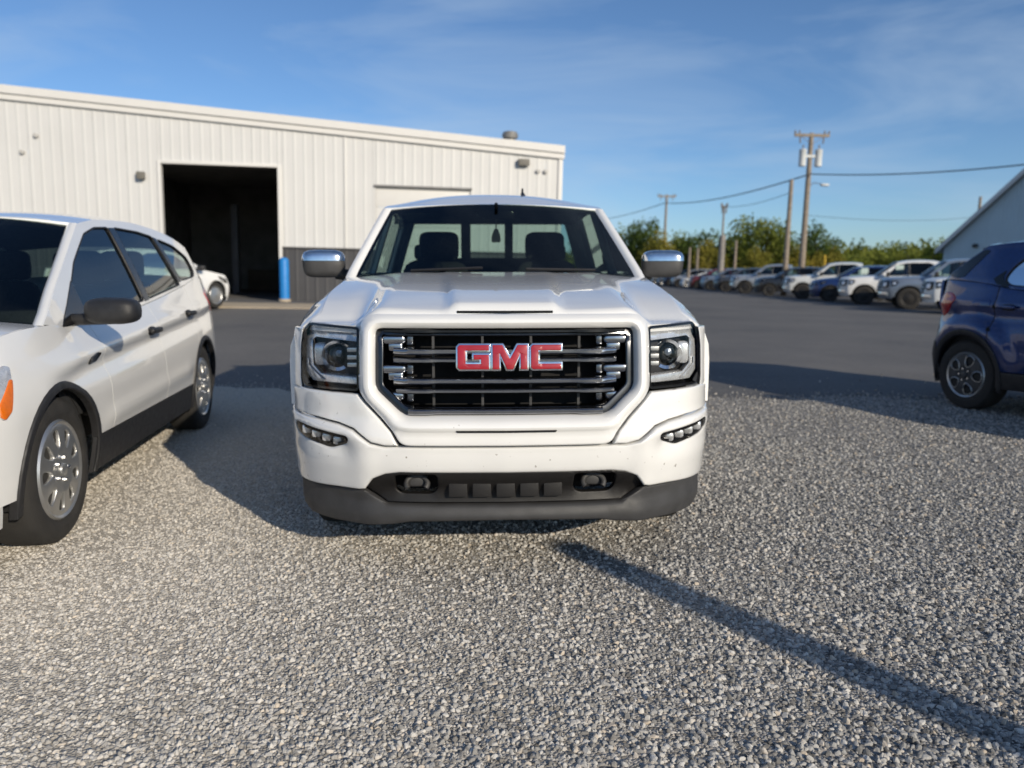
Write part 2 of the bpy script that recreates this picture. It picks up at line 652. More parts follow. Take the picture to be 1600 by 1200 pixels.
# ------------------------------------------------------------------ vehicles
class Body:
    """side, hood, roof and glass surfaces of one vehicle; front looks along -y, y = 0 at the nose"""

    def __init__(s, **k):
        s.__dict__.update(dict(zmid=.7, low=.05, shr=.05, spow=2.0, tum=.32, tum2=.10, crease=None, wz=None, pillar=.055, wsbow=.12, roofcrown=.05,
                               rgbow=.06, step=.06, lo=False, pickup=False, clad=None, npow=2.6, tpow=3.0, gap=.004, er=.006, fw_style='hubcap', holes=(), rim=.225, ww=.22, rc0=.8))
        s.__dict__.update(k)
        s.fplan, s.fbelt = spl(s.plan), spl(s.belt)
        s.fns, s.fnc = spl(s.nose_s), spl(s.nose_c)
        s.fts, s.ftc = spl(s.tail_s), spl(s.tail_c)
        s.froof = spl(s.roof)
        s.fcrown = spl(s.hood_crown)
        s.wz = s.wr

    def W(s, y, z):
        p, b = s.fplan(y), s.fbelt(y)
        shr = s.shr(y) if callable(s.shr) else s.shr
        if z < s.zmid:
            w = p - s.low * ((s.zmid - z) / max(.1, s.zmid - .2)) ** 2
        elif z < b:
            w = p - shr * ((z - s.zmid) / max(.05, b - s.zmid)) ** s.spow
        else:
            w = p - shr - s.tum * (z - b) - s.tum2 * (z - b) ** 2
        if s.crease:
            w += s.crease(y, z)
        return w

    def F(s, x, z):          # nose surface
        ys, yc = s.fns(z), s.fnc(z)
        u = min(1, abs(x) / s.W(ys, z))
        return ys - (ys - yc) * (1 - u ** s.npow)

    def Tl(s, x, z):         # tail surface
        ys, yc = s.fts(z), s.ftc(z)
        u = min(1, abs(x) / s.W(ys, z))
        return ys + (yc - ys) * (1 - u ** s.tpow)

    def hood_z(s, u, y):
        return s.fbelt(y) + s.fcrown(y) * (1 - abs(u) ** 2.2)

    def hood_pt(s, u, v):
        yn, yr = s.yn, s.A0[0]
        yf = s.F(u * s.W(yn, s.fbelt(yn)), s.fbelt(yn)) + .01
        yb = yr + .02 - s.wsbow * .9 * (1 - u * u)
        y = lerp(yf, yb, v)
        ye = max(y, yn)
        x = u * .992 * s.W(ye, s.fbelt(ye))
        z = s.hood_z(u, y) - .03 * max(0, 1 - v / .12) ** 2
        return (x, y, z)

    def arc(s, yc, za, zb, n=14):
        """arch points from the rear foot (height za) over the top to the front foot (height zb)"""
        a0 = math.asin((za - s.wz) / s.aR)
        a1 = math.pi - math.asin((zb - s.wz) / s.aR)
        return [(yc + s.aR * math.cos(lerp(a0, a1, i / n)), s.wz + s.aR * math.sin(lerp(a0, a1, i / n))) for i in range(n + 1)]

    def build(s, root, paint):
        W, g, st, er = s.W, s.gap, s.step, s.er
        y1, y2, y3 = s.doors
        z0 = s.z0
        bl = s.fbelt

        def bline(a, b, n=8):
            return [(lerp(a, b, i / n), bl(lerp(a, b, i / n))) for i in range(n + 1)]
        arcF = s.arc(s.fw, z0, s.zf)
        for sx in (1, -1):
            def P(y, z, off=0.0):
                return (sx * (W(y, z) + off), y, z)
            bk = (-sx, 0, 0)
            kw = dict(step=st, back=bk, thick=.02, er=er)
            zt = bl(s.yn)
            nose = [(s.fns(lerp(s.zf, zt, i / 6)), lerp(s.zf, zt, i / 6)) for i in range(7)]
            panel('fender', nose + bline(s.yn, y1 - g)[1:] + [(y1 - g, z0)] + arcF, P, paint, root, **kw)
            fd = panel('front_door', [(y1 + g, z0)] + bline(y1 + g, y2 - g)[:] + [(y2 - g, z0)], P, paint, root, **kw)
            dz = math.sqrt(max(0, s.aR ** 2 - (s.rw - y3) ** 2)) if abs(s.rw - y3) < s.aR else 0
            if y2 < y3 - .2:
                if dz:
                    za = s.wz + dz
                    arcd = [p for p in s.arc(s.rw, z0, z0, 28) if p[0] < y3 - g and p[0] < s.rw]
                    low_ = [(y3 - g, za)] + arcd
                else:
                    low_ = [(y3 - g, z0)]
                rd = panel('rear_door', [(y2 + g, z0)] + bline(y2 + g, y3 - g) + low_, P, paint, root, **kw)
            else:
                rd = None
            # rear quarter or bed side
            yq = y3 + g if not s.pickup else s.bed_y0
            zr_ = s.zr
            yt = s.fts(bl(s.L - .1))
            top = bline(yq, yt) if not s.pickup else [(yq, s.bed_z), (yt, s.bed_z)]
            zt2 = top[-1][1]
            tail = [(s.fts(lerp(zt2, zr_, i / 6)), lerp(zt2, zr_, i / 6)) for i in range(1, 7)]
            arcR = s.arc(s.rw, zr_, z0, 20)
            if dz and not s.pickup:
                arcR = [p for p in arcR if p[0] > yq]
                arcR.append((yq, s.wz + math.sqrt(max(0, s.aR ** 2 - (s.rw - yq) ** 2))))
            else:
                arcR = arcR + [(yq, z0)]
            panel('bed_side' if s.pickup else 'quarter_panel', top + tail + arcR, P, paint, root, **kw)
            if s.pickup:
                panel('cab_corner', [(y3 + g, z0)] + bline(y3 + g, s.D0[0]) + [(s.D0[0], z0)], P, paint, root, **kw)
                gridpatch('bed_inner_wall', lambda u, v: (sx * (W(lerp(yq, yt, v), 1.0) - .09), lerp(yq, yt, v), lerp(s.bed_z, .72, u)), 2, 4, PLASTIC, root, u0=0)
                gridpatch('bed_rail', lambda u, v: (sx * (W(lerp(yq, yt, v), s.bed_z - .01) - lerp(0, .09, u)), lerp(yq, yt, v), s.bed_z + .004), 2, 6, PLASTIC, root, u0=0)
            if not s.lo:
                for yy in (y1, y2, y3):  # black strip added behind each door seam so the gap reads dark
                    zb_ = z0 if yy < y3 or s.pickup else s.wz + dz + .01
                    panel('seam_blackout', [(yy - .022, zb_), (yy + .022, zb_), (yy + .022, bl(yy) - .01), (yy - .022, bl(yy) - .01)], lambda y, z: P(y, z, -.0018), VOID, root, step=.03, back=bk, thick=0)
            # rocker
            panel('rocker', [(s.fw + s.aR * .93, z0 - .005), (s.rw - s.aR * .93, z0 - .005), (s.rw - s.aR * .9, z0 - s.rk), (s.fw + s.aR * .9, z0 - s.rk)],
                  lambda y, z: P(y, z, .004), s.clad or PLASTIC, root, **kw)
            if s.clad:
                for yc, zA, zB in ((s.fw, z0 - s.rk, s.zf), (s.rw, s.zr, z0 - s.rk)):
                    wdt = s.cladw
                    big = [(yc + (s.aR + wdt) * math.cos(a), s.wz + (s.aR + wdt) * math.sin(a)) for a in [lerp(-.28, math.pi + .28, i / 24) for i in range(25)]]
                    sml = [(yc + (s.aR - .004) * math.cos(a), s.wz + (s.aR - .004) * math.sin(a)) for a in [lerp(math.pi + .28, -.28, i / 24) for i in range(25)]]
                    panel('arch_cladding', big + sml, lambda y, z: P(y, z, .012), s.clad, root, step=.05, back=bk, thick=.03, er=.008)
            # wheel housings and wheels
            for yc in (s.fw, s.rw):
                xo = W(yc, .7)
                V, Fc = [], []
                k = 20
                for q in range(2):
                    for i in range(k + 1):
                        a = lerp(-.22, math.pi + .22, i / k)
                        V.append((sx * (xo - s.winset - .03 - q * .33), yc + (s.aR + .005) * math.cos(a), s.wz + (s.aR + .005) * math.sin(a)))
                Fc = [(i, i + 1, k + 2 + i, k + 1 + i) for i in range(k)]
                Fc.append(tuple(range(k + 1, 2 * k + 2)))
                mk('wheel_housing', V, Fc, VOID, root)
                wheel(root, (sx * (xo - s.winset), yc, s.wr), sx, s.wr, s.ww, s.rim, s.fw_style, s.lo)
            # greenhouse frame with its windows
            rp = [(lerp(s.A1[0], s.D1[0], i / 14), s.froof(lerp(s.A1[0], s.D1[0], i / 14))) for i in range(15)]
            gh = [(s.A0[0], bl(s.A0[0]) + .004)] + rp + [(s.D0[0], bl(s.D0[0]) + .004)] + [(y, z + .004) for y, z in bline(s.D0[0] - .02, s.A0[0] + .02, 12)]
            fr = panel('window_frame', gh, P, paint, root, holes=[w[1] for w in s.windows], step=st, back=bk, thick=.03, er=er)
            for nm, poly, gm in s.windows:
                o = offset_loop(poly, .012)
                panel('side_window', o, lambda y, z: P(y, z, -.012), gm, root, step=max(.08, st), back=bk, thick=0)
                if not s.lo:
                    lp = poly
                    tube('window_seal', [P(y, z, -.004) for y, z in resample(lp, .06)], .007, PLASTIC, fr, n=5, closed=True)
            for poly in s.pillars:
                panel('pillar_trim', poly, lambda y, z: P(y, z, .004), GLOSSBLACK, root, step=.08, back=bk, thick=.006)
            for (hy, hz, hm) in s.handles:
                d = fd if hy < y2 else (rd or fd)
                blob('door_handle', P(hy, hz, .025), (.035, .20, .034), hm or paint, d, nu=14, nv=8)
                if not s.lo:
                    blob('handle_recess', P(hy - .01, hz - .004, -.002), (.02, .15, .06), PLASTIC if hm else paint, d, nu=12, nv=6, e=.8)
            # A-pillar: from the side frame round to the glass
            def edge(t, inn):
                y, z = lerp(s.A0[0], s.A1[0], t), lerp(bl(s.A0[0]), s.A1[1], t)
                w = W(y, z)
                return Vector((sx * (w - inn * s.pillar), y + inn * .02 - .035 * math.sin(math.pi * inn) * 0.5, z + .004 * math.sin(math.pi * inn)))
            gridpatch('a_pillar', lambda u, v: edge(v, u), 4, 10, paint, root, u0=0)

            def edger(t, inn):
                y, z = lerp(s.D0[0], s.D1[0], t), lerp(bl(s.D0[0]), s.D1[1], t)
                return Vector((sx * (W(y, z) - inn * s.rpillar), y + .03 * math.sin(math.pi * .5 * inn), z))
            gridpatch('rear_pillar', lambda u, v: edger(v, u), 4, 8, s.rpmat or paint, root, u0=0)
            # mirror
            if s.mirror:
                mc, ms, mm = s.mirror
                mir = blob('door_mirror', (sx * mc[0], mc[1], mc[2]), ms, mm, root, e=.62, shear=(0, 0, -.25 * sx, 0))
                tube('mirror_arm', [(sx * (W(mc[1] + .06, bl(mc[1])) - .03), mc[1] + .06, mc[2] - ms[2] * .35), (sx * mc[0], mc[1] + .03, mc[2] - ms[2] * .3)], .03, PLASTIC, mir, n=8)
        # hood, fascia, windscreen, roof, rear
        nu = 10 if s.lo else 28
        nv = 8 if s.lo else 22
        if s.own_front is None:
            gridpatch('hood', s.hood_pt, nu, nv, paint, root, back=(0, 0, -1), thick=.02)
            ztc = s.fbelt(s.yn)

            def fas(u, v):
                top = s.hood_pt(u, 0)
                z = lerp(s.zfb, top[2] - .004, v)
                zz = min(z, ztc)
                x = u * W(s.fns(zz), zz)
                return (x, s.F(x, zz) + max(0, z - ztc) * .3, z)
            gridpatch('front_fascia', fas, nu, nv, paint, root, back=(0, 1, 0), thick=.03)
        else:
            s.own_front(s, root, paint)

        def ws(u, v, din=0.0):
            y, z = lerp(s.A0[0], s.A1[0], v), lerp(bl(s.A0[0]), s.A1[1], v)
            x = u * (W(y, z) - s.pillar)
            zc = lerp(s.fcrown(s.A0[0]) * .75, s.roofcrown * s.rc0, v)
            return (x, y + .02 - lerp(s.wsbow, s.wsbow * .55, v) * (1 - u * u) + din, z + zc * (1 - u * u))
        gridpatch('windshield', lambda u, v: ws(u, v), 16, 10, GLASS_WS, root)
        if not s.lo:      # black ceramic border of the glass and the cowl below it
            gridpatch('windshield_band', lambda u, v: ws(u, lerp(.92, 1.0, v), .006), 16, 2, GLOSSBLACK, root)
            gridpatch('cowl', lambda u, v: Vector(ws(u, 0)) + Vector((0, lerp(-.09, .03, v), lerp(-.035, .012, v))), 16, 3, PLASTIC, root)
            for q in (-.35, .45):
                tube('wiper', [Vector(ws(q - .25, .03)) + Vector((0, -.012, .012)), Vector(ws(q + .25, .045)) + Vector((0, -.012, .012))], .008, PLASTIC, root, n=5)

        def rf(u, v, dz=0.0):
            yf = s.A1[0] + .02 - s.wsbow * .55 * (1 - u * u)
            yb = s.D1[0] + .02 + s.rgbow * (1 - u * u)
            y = lerp(yf, yb, v)
            yy = min(max(y, s.A1[0]), s.D1[0])
            z = s.froof(yy)
            return (u * W(yy, z), y, z + s.roofcrown * lerp(s.rc0, 1, sstep(0, .4, v)) * (1 - abs(u) ** 2.4) + dz)
        gridpatch('roof', lambda u, v: rf(u, v), nu, nv, paint, root, back=(0, 0, -1), thick=.02)

        def rg(u, v):
            y, z = lerp(s.D0[0], s.D1[0], v), lerp(bl(s.D0[0]), s.D1[1], v)
            x = u * (W(y, z) - s.rpillar)
            return (x, y + .03 + s.rgbow * (1 - u * u), z + lerp(s.decrown, s.roofcrown, v) * (1 - u * u))
        gridpatch('rear_window', lambda u, v: rg(u, v), 14, 6, s.rgm, root)
        nb = 8 if s.lo else 16
        zt = s.bed_z if s.pickup else bl(s.D0[0])

        def tailf(u, v):
            if s.pickup:
                z = lerp(s.zrb, zt, v)
                yb = s.Tl(u * W(s.fts(z), z), z)
                return (u * W(s.fts(z), z), yb, z)
            ztop = rg(u, 0)[2]
            z = lerp(s.zrb, ztop, v)
            zz = min(z, zt)
            x = u * W(s.fts(zz), zz)
            y = s.Tl(x, zz)
            top = rg(u, 0)
            k = sstep(.55, 1, v)
            return (x, lerp(y, max(top[1], y - .25), k * .85), z)
        gridpatch('tailgate', tailf, nb, nb, paint, root, back=(0, -1, 0), thick=.03)
        if s.pickup:
            gridpatch('bed_floor', lambda u, v: (u * .82, lerp(s.bed_y0, s.L - .1, v), .74), 4, 4, PLASTIC, root)
            gridpatch('cab_back', lambda u, v: (u * (W(s.D0[0], 1.0) - .01), s.D0[0] + .012, lerp(.5, bl(s.D0[0]) + .02, v)), 6, 6, paint, root)
        # floor pan and dark cabin lining
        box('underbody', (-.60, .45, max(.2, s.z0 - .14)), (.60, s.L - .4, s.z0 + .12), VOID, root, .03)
        if s.lo:
            gridpatch('cabin_lining', lambda u, v: (u * .70, lerp(s.A0[0] + .35, s.D0[0] - .15, v), bl(2.2) - .12), 4, 4, CABIN, root)
            return
        gridpatch('headliner', lambda u, v: rf(u * .97, lerp(.03, .97, v), -.045), 12, 10, CABIN, root)
        gridpatch('cabin_floor', lambda u, v: (u * (s.fplan(2) - .12), lerp(s.A0[0] - .2, s.D0[0] - .02, v), s.z0 + .14), 4, 4, CABIN, root)
        for sx in (1, -1):
            gridpatch('door_lining', lambda u, v: (sx * (W(lerp(s.A0[0] + .05, s.D0[0] - .06, v), lerp(z0 + .12, bl(2.2) - .015, u)) - .075),
                                                  lerp(s.A0[0] + .05, s.D0[0] - .06, v), lerp(z0 + .12, bl(2.2) - .015, u)), 4, 10, CABIN, root, u0=0)
            gridpatch('pillar_lining', lambda u, v: (sx * (W(lerp(s.A0[0], s.A1[0], v), lerp(bl(s.A0[0]), s.A1[1], v)) - .02 - .05 * u), lerp(s.A0[0], s.A1[0], v) + .05, lerp(bl(s.A0[0]), s.A1[1], v) - .005),
                      2, 8, CABIN, root, u0=0)
        # dashboard, wheel, seats
        ya = s.A0[0]

        def dash(u, v):
            t = v
            yy = ya + .08 + .62 * t - s.wsbow * .8 * (1 - u * u) * (1 - t)
            zz = bl(ya) - .015 + .03 * (1 - u * u) - .05 * t - .30 * sstep(.75, 1.0, t) + .03 * math.exp(-((u * .75 - .36) / .16) ** 2) * sstep(.3, .8, t)
            return (u * (W(yy, bl(ya) - .02) - .09), yy, zz)
        gridpatch('dashboard', dash, 24, 14, CABIN, root)
        cx, cy, cz = s.steer
        q = Matrix.Rotation(R(-28), 3, 'X')
        sw = tube('steering_wheel', [Vector((cx, cy, cz)) + q @ Vector((.185 * math.cos(a), 0, .185 * math.sin(a))) for a in [2 * math.pi * i / 28 for i in range(28)]], .016, CABIN, root, n=8, closed=True)
        blob('wheel_hub', (cx, cy + .0, cz), (.16, .06, .14), CABIN, sw)
        tube('wheel_spoke', [Vector((cx - .18, cy, cz)), Vector((cx + .18, cy, cz))], .016, CABIN, sw, n=6)
        for row_y, zz in s.seats:
            for qx in (-.40, .40):
                st_ = blob('seat', (qx, row_y, zz), (.52, .16, .66), SEAT, root, e=.38, shear=(0, .22, 0, 0), taper=.12)
                blob('seat_cushion', (qx, row_y - .30, zz - .36), (.52, .55, .18), SEAT, st_, e=.4)
                blob('headrest', (qx, row_y + .11, zz + .44), (.30, .11, .22), SEAT, st_, e=.42)
        mx_ = Vector(ws(0.02, .86)) + Vector((0, .10, .0))
        m_ = blob('interior_mirror', mx_, (.25, .035, .075), GLOSSBLACK, root, e=.5)
        tube('mirror_stem', [mx_, mx_ + Vector((0, -.07, .06))], .012, GLOSSBLACK, m_, n=6)
        return dict(ws=ws, rf=rf)


# ---- pickup at the centre
def arcpts(c, r, a0, a1, n):
    return [(c[0] + r * math.cos(R(lerp(a0, a1, i / n))), c[1] + r * math.sin(R(lerp(a0, a1, i / n)))) for i in range(n + 1)]


_pp = spl([(0, 0), (.3, .010), (.55, .046), (.7, .135), (.82, .235), (.90, .335), (.95, .43), (.98, .53), (1.0, .66)])
_pv = spl([(.15, .13), (.25, .10), (.32, .075), (.45, .035), (.55, .006), (.62, .0), (.68, .012), (.72, .035), (.80, .045), (1.0, .065), (1.08, .085), (1.12, .105), (1.15, .145), (1.17, .2)])


def SF(x, z):
    return _pp(abs(x)) + _pv(z)


def sierra_front(s, root, paint):
    def on(off=0.0):
        return lambda x, z: (x, SF(x, z) + off, z)
    kw = dict(back=(0, 1, 0))
    # --- grille surround
    opening = [(.535, 1.083), (-.535, 1.083), (-.538, .835), (-.422, .728), (.422, .728), (.538, .835)]
    opening = smooth_loop(opening, .03)
    outer = [(.562, 1.138), (-.562, 1.138), (-.602, 1.10), (-.608, .815), (-.460, .668), (-.43, .610), (.43, .610), (.460, .668), (.608, .815), (.602, 1.10)]
    outer = smooth_loop(outer, .04)

    oparr = [np.array(opening)]

    def surr(x, z):
        # raised rolled frame round the opening
        d = float(dist_loops(np.array([[x, z]]), oparr)[0])
        rise = -.024 * sstep(.0, .026, d) + .028 * sstep(.036, .075, d)
        return (x, SF(x, z) - .012 + rise, z)
    panel('grille_surround', outer, surr, paint, root, holes=[opening], step=.022, thick=.06, er=.010, rings=(.016, .024, .032, .040, .048, .056, .064), **kw)
    slot = smooth_loop([(-.205, .677), (.205, .677), (.20, .667), (-.20, .667)], .004)
    panel('surround_slot', slot, lambda x, z: (x, surr(x, z)[1] - .003, z), PLASTIC, root, step=.03, thick=.004, **kw)
    # --- bright work of the grille
    inner = offset_loop(opening, -.034)
    panel('grille_frame', offset_loop(opening, .004), on(.020), BCHROME, root, holes=[inner], step=.03, thick=.05, er=.008, **kw)
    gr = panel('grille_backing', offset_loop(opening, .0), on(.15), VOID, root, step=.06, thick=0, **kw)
    gridpatch('grille_funnel', lambda u, v: Vector(on(lerp(.03, .15, v))(*opening[int(round(u * len(opening))) % len(opening)])), len(opening), 2, PLASTIC, gr, u0=0)
    sec = [(.0, -.5), (-.014, -.42), (-.020, -.2), (-.020, .2), (-.014, .42), (.0, .5), (.035, .5), (.035, -.5)]
    for zc, hh, ext in ((.988, .026, .46), (.952, .021, .46), (.868, .027, .46), (.827, .021, .45), (.744, .026, .40), (1.070, .020, .50)):
        path = []
        for x in np.linspace(-ext, ext, 41):
            ax = abs(x)
            path.append((x, SF(x, zc) + .018 - .012 * sstep(.29, .31, ax) + .03 * sstep(.38, .48, ax), zc, 1 + .10 * sstep(.29, .32, ax)))
        bar('grille_bar', path, [(a, b * hh) for a, b in sec], BCHROME if hh == .020 else MCHROME, gr)
    for xx in (-.298, -.095, .105, .306):
        bar('grille_divider', [(xx - .005, SF(xx, .9) + .05, .905), (xx + .005, SF(xx, .9) + .05, .905)], [(0, -.165), (.02, -.165), (.02, .165), (0, .165)], PLASTIC2, gr)
    for sx in (1, -1):
        for zz, w_ in ((1.032, .10), (.912, .105), (.800, .085)):
            b1 = blob('grille_bracket', (sx * .462, SF(.462, zz) + .055, zz), (w_, .045, .034), MCHROME, gr, e=.35)
            blob('bracket_foot', (sx * .455, SF(.455, zz) + .06, zz - .030), (w_ * .62, .04, .036), MCHROME, b1, e=.35)
            blob('bracket_clip', (sx * .395, SF(.39, zz) + .08, zz - .004), (.030, .04, .05), DCHROME, b1, e=.4)
    # --- emblem
    L = {'G': [(.07, 1), (1, 1), (1, .76), (.27, .76), (.27, .24), (.73, .24), (.73, .40), (.5, .40), (.5, .61), (1, .61), (1, 0), (.07, 0), (0, .09), (0, .91)],
         'M': [(0, 0), (0, 1), (.29, 1), (.5, .46), (.71, 1), (1, 1), (1, 0), (.79, 0), (.79, .64), (.59, .0), (.41, .0), (.21, .64), (.21, 0)],
         'C': [(.07, 1), (1, 1), (1, .76), (.26, .76), (.26, .24), (1, .24), (1, 0), (.07, 0), (0, .09), (0, .91)]}
    for ch, xa, xb in (('G', -.198, -.068), ('M', -.056, .088), ('C', .100, .226)):
        poly = [(lerp(xa, xb, p[0]), lerp(.918, 1.018, p[1])) for p in L[ch]]
        big = offset_loop(poly, .0055)
        lt = panel('emblem_letter', offset_loop(poly, -.001), on(-.020), RED, gr, step=.02, thick=.02, er=.003, **kw)
        panel('letter_trim', big, on(-.014), CHROME, lt, step=.02, thick=.045, er=.002, **kw)
    # --- cheeks between lamps and bumper, then the bumper with its lamp openings
    for sx in (1, -1):
        ck = [(.616, .808), (.905, .802), (.968, .79), (.985, .70), (.95, .694), (.80, .692), (.70, .684), (.63, .668), (.555, .618), (.50, .606), (.442, .606), (.472, .662)]
        ck = ck if sx > 0 else mirror(ck)
        panel('fascia_cheek', ck, lambda x, z: (x, SF(x, z) + .006 - .012 * sstep(.69, .74, z), z), paint, root, step=.025, thick=.03, er=.010, **kw)
    seam = [(.986, .690), (.95, .684), (.80, .682), (.70, .674), (.635, .658), (.56, .608), (.50, .596), (.44, .599)]
    bot = [(.44, .487), (.50, .478), (.555, .455), (.578, .425), (.592, .405), (.62, .398), (.72, .392), (.85, .378), (.935, .37), (.968, .40)]
    bump = [(-x, z) for x, z in seam] + seam[::-1] + bot[::-1] + [(-x, z) for x, z in bot]
    fogR = smooth_loop([(.655, .634), (.930, .656), (.928, .606), (.90, .584), (.742, .566), (.662, .598)], .018)

    def bfn(x, z):
        a = abs(x)
        # sculpted recess running down from the fog lamps, soft shelf under the seam
        y = SF(x, z) + .012 * sstep(.61, .585, z) * sstep(.62, .5, a) - .02 * math.exp(-((z - .645) / .04) ** 2) * sstep(.5, .68, a)
        y += .022 * math.exp(-((z - .575) / .05) ** 2) * sstep(.60, .68, a) * sstep(.99, .9, a)
        return (x, y, z)
    bp = panel('front_bumper', bump, bfn, paint, root, holes=[fogR, mirror(fogR)], step=.026, thick=.05, er=.012, **kw)
    for sx in (1, -1):
        f = fogR if sx > 0 else mirror(fogR)
        bez = panel('fog_lamp', offset_loop(f, .003), lambda x, z: (x, bfn(x, z)[1] + .012, z), GLOSSBLACK, root, holes=[offset_loop(f, -.016)], step=.03, thick=.03, er=.004, **kw)
        panel('fog_lamp_back', f, lambda x, z: (x, bfn(x, z)[1] + .055, z), DCHROME, bez, step=.04, thick=0, **kw)
        for k in range(4):
            xx = sx * (.71 + k * .052)
            zz = .604 + k * .008
            blob('fog_lamp_cell', (xx, bfn(xx, zz)[1] + .035, zz), (.044, .03, .040), LAMPWHITE, bez, e=.5, nu=14, nv=8)
        panel('fog_lamp_lens', offset_loop(f, -.006), lambda x, z: (x, bfn(x, z)[1] + .006, z), LENS, bez, step=.05, thick=0, **kw)
    # --- lower valance, insert with tow hooks
    ins = [(.50, .340), (.60, .402), (.582, .430), (.558, .460), (.50, .482), (.44, .492)]
    ins = ins + [(-x, z) for x, z in ins[::-1]]
    pk = smooth_loop([(.285, .478), (.465, .474), (.468, .40), (.44, .378), (.31, .378), (.287, .40)], .02)
    iv = panel('bumper_insert', ins, lambda x, z: (x, SF(x, z) + .016 + .04 * sstep(.47, .40, z) - .02 * sstep(.37, .34, z), z), INSERT, root, holes=[pk, mirror(pk)], step=.03, thick=.03, er=.008, **kw)
    for sx in (1, -1):
        p2 = pk if sx > 0 else mirror(pk)
        pc = panel('hook_pocket', offset_loop(p2, .01), on(.17), VOID, iv, step=.05, thick=0, **kw)
        pts = [(sx * (.375 + .045 * math.cos(a)), SF(.37, .42) + .06 + .02 * math.sin(a), .425 + .030 * math.sin(a)) for a in [lerp(-.6, math.pi + .6, i / 14) for i in range(15)]]
        tube('tow_hook', pts, .012, PLASTIC2, iv, n=8)
        blob('hook_mount', (sx * .375, SF(.37, .42) + .10, .43), (.09, .06, .05), PLASTIC2, iv)
    for k in range(5):
        xa = -.20 + k * .10
        box('skid_rib', (xa - .040, SF(xa, .40) + .030, .372), (xa + .038, SF(xa, .40) + .07, .438), INSERT, iv, .006)
    lipt = [(.945, .362), (.85, .370), (.72, .384), (.60, .392), (.50, .334)]
    lipb = [(.40, .262), (.47, .248), (.58, .236), (.75, .225), (.88, .222), (.925, .25)]
    lip = [(-x, z) for x, z in lipt] + lipt[::-1] + [(x, z) for x, z in [(.0, .272)][0:0]]
    lip = [(-x, z) for x, z in lipt] + [(x, z) for x, z in lipt[::-1]]
    lip = [(-.50, .334), (.50, .334)] + lipt[-2::-1] + lipb[::-1] + [(0, .270)] + [(-x, z) for x, z in lipb] + [(-x, z) for x, z in lipt[:-1]]
    panel('air_dam', lip, lambda x, z: (x, SF(x, z) - .006 + .03 * sstep(.30, .345, z) - .01 * sstep(.31, .28, z), z), PLASTIC2, root, step=.03, thick=.05, er=.012, **kw)
    # --- head lamps
    for sx in (1, -1):
        hl = [(0.614, 1.078), (0.859, 1.086), (0.884, 1.05), (0.896, .98), (0.899, .84), (0.886, .812), (0.854, .812), (0.616, .820)]
        hl = smooth_loop(hl, .015)
        sub = lambda P: P if sx > 0 else mirror(P)
        hb = panel('headlamp', sub(offset_loop(hl, .004)), on(.03), GLOSSBLACK, root, holes=[sub(offset_loop(hl, -.006))], step=.03, thick=.12, **kw)
        panel('lamp_backing', sub(hl), on(.135), PLASTIC, hb, step=.05, thick=0, **kw)
        # upper light strip, turning down the outer edge and back along the foot
        strip = [(0.622, 1.068), (0.856, 1.077), (0.876, 1.045), (0.886, .975), (0.888, .870), (0.846, .834), (0.622, .838),
                 (0.622, .872), (0.799, .872), (0.840, .905), (0.844, 1.015), (0.830, 1.026), (0.622, 1.018)]
        panel('lamp_strip', sub(strip), lambda x, z: (x, SF(x, z) + .055 + .02 * math.sin(max(0, (z - 1.01)) * 60), z), LAMPWHITE, hb, step=.02, thick=.05, er=.006, **kw)
        panel('lamp_side_marker', sub(smooth_loop([(0.856, .825), (0.892, .86), (0.894, .83), (0.879, .817)], .006)), on(.03), PLASTIC2, hb, step=.02, thick=.01, **kw)
        panel('lamp_guide', sub([(0.784, .846), (0.817, .846), (0.876, .895), (0.876, .93), (0.866, .93), (0.864, .902)]), on(.042), LAMPWHITE, hb, step=.02, thick=.01, er=.002, **kw)
        panel('fender_edge', sub([(.888, 1.064), (.893, 1.045), (.903, .98), (.906, .84), (.900, .800), (.981, .796), (.983, .86), (.979, .98), (.950, 1.062)]),
              lambda x, z: (x, SF(x, z) + .004, z), paint, root, step=.02, thick=.04, er=.006, **kw)
        c = (sx * .729, SF(.729, .95) + .115, .948)
        lathe('projector_ring', [(.06, .066), (.0, .072), (-.012, .066), (-.004, .052), (.03, .046)], CHROME, hb, 32, c, 'y', 1)
        lathe('projector_lens', [(.02, .046), (-.006, .040), (-.020, .026), (-.026, .010), (-.027, .0001)], glass('projector_glass', (.55, .58, .62), 1.6), hb, 24, c, 'y', 1)
        lathe('projector_eye', [(.02, .020), (.0, .016), (-.004, .0001)], LAMPWHITE, hb, 16, (c[0] + .008, c[1] + .01, c[2] + .008), 'y', 1)
        blob('lamp_reflector', (sx * .800, c[1] + .02, .955), (.06, .05, .10), LAMPWHITE, hb, e=.5)
        for zz in (.982, .950, .918):
            box('lamp_fin', (sx * .642 - .028, SF(.67, zz) + .06, zz - .009), (sx * .642 + .028, SF(.67, zz) + .12, zz + .009), SATIN, hb, .003)
        panel('lamp_lens', sub(offset_loop(hl, -.002)), on(.004), LENS, hb, step=.05, thick=0, **kw)
    # --- hood
    zc = spl([(.1, 1.128), (.16, 1.145), (.25, 1.168), (.5, 1.212), (.9, 1.262), (1.4, 1.306), (1.6, 1.315)])

    def hz(x, y, xe):
        a = abs(x)
        sh = 1 - .62 * sstep(.53, .67, a) * sstep(1.3, .4, y) - .25 * sstep(.50, .70, a)
        sh *= 1 - sstep(.60, 1.0, a / xe) * .85
        b = s.fbelt(y)
        bulge = lerp(.024, .005, sstep(.2, 1.35, y)) * sstep(.250 + .065 * (y - .2), .205 + .065 * (y - .2), a) * sstep(.15, .20, y)
        valley = -.006 * math.exp(-((a - .64) / .05) ** 2) * sstep(1.4, .6, y)
        return lerp(b, zc(y), sh) + bulge + valley

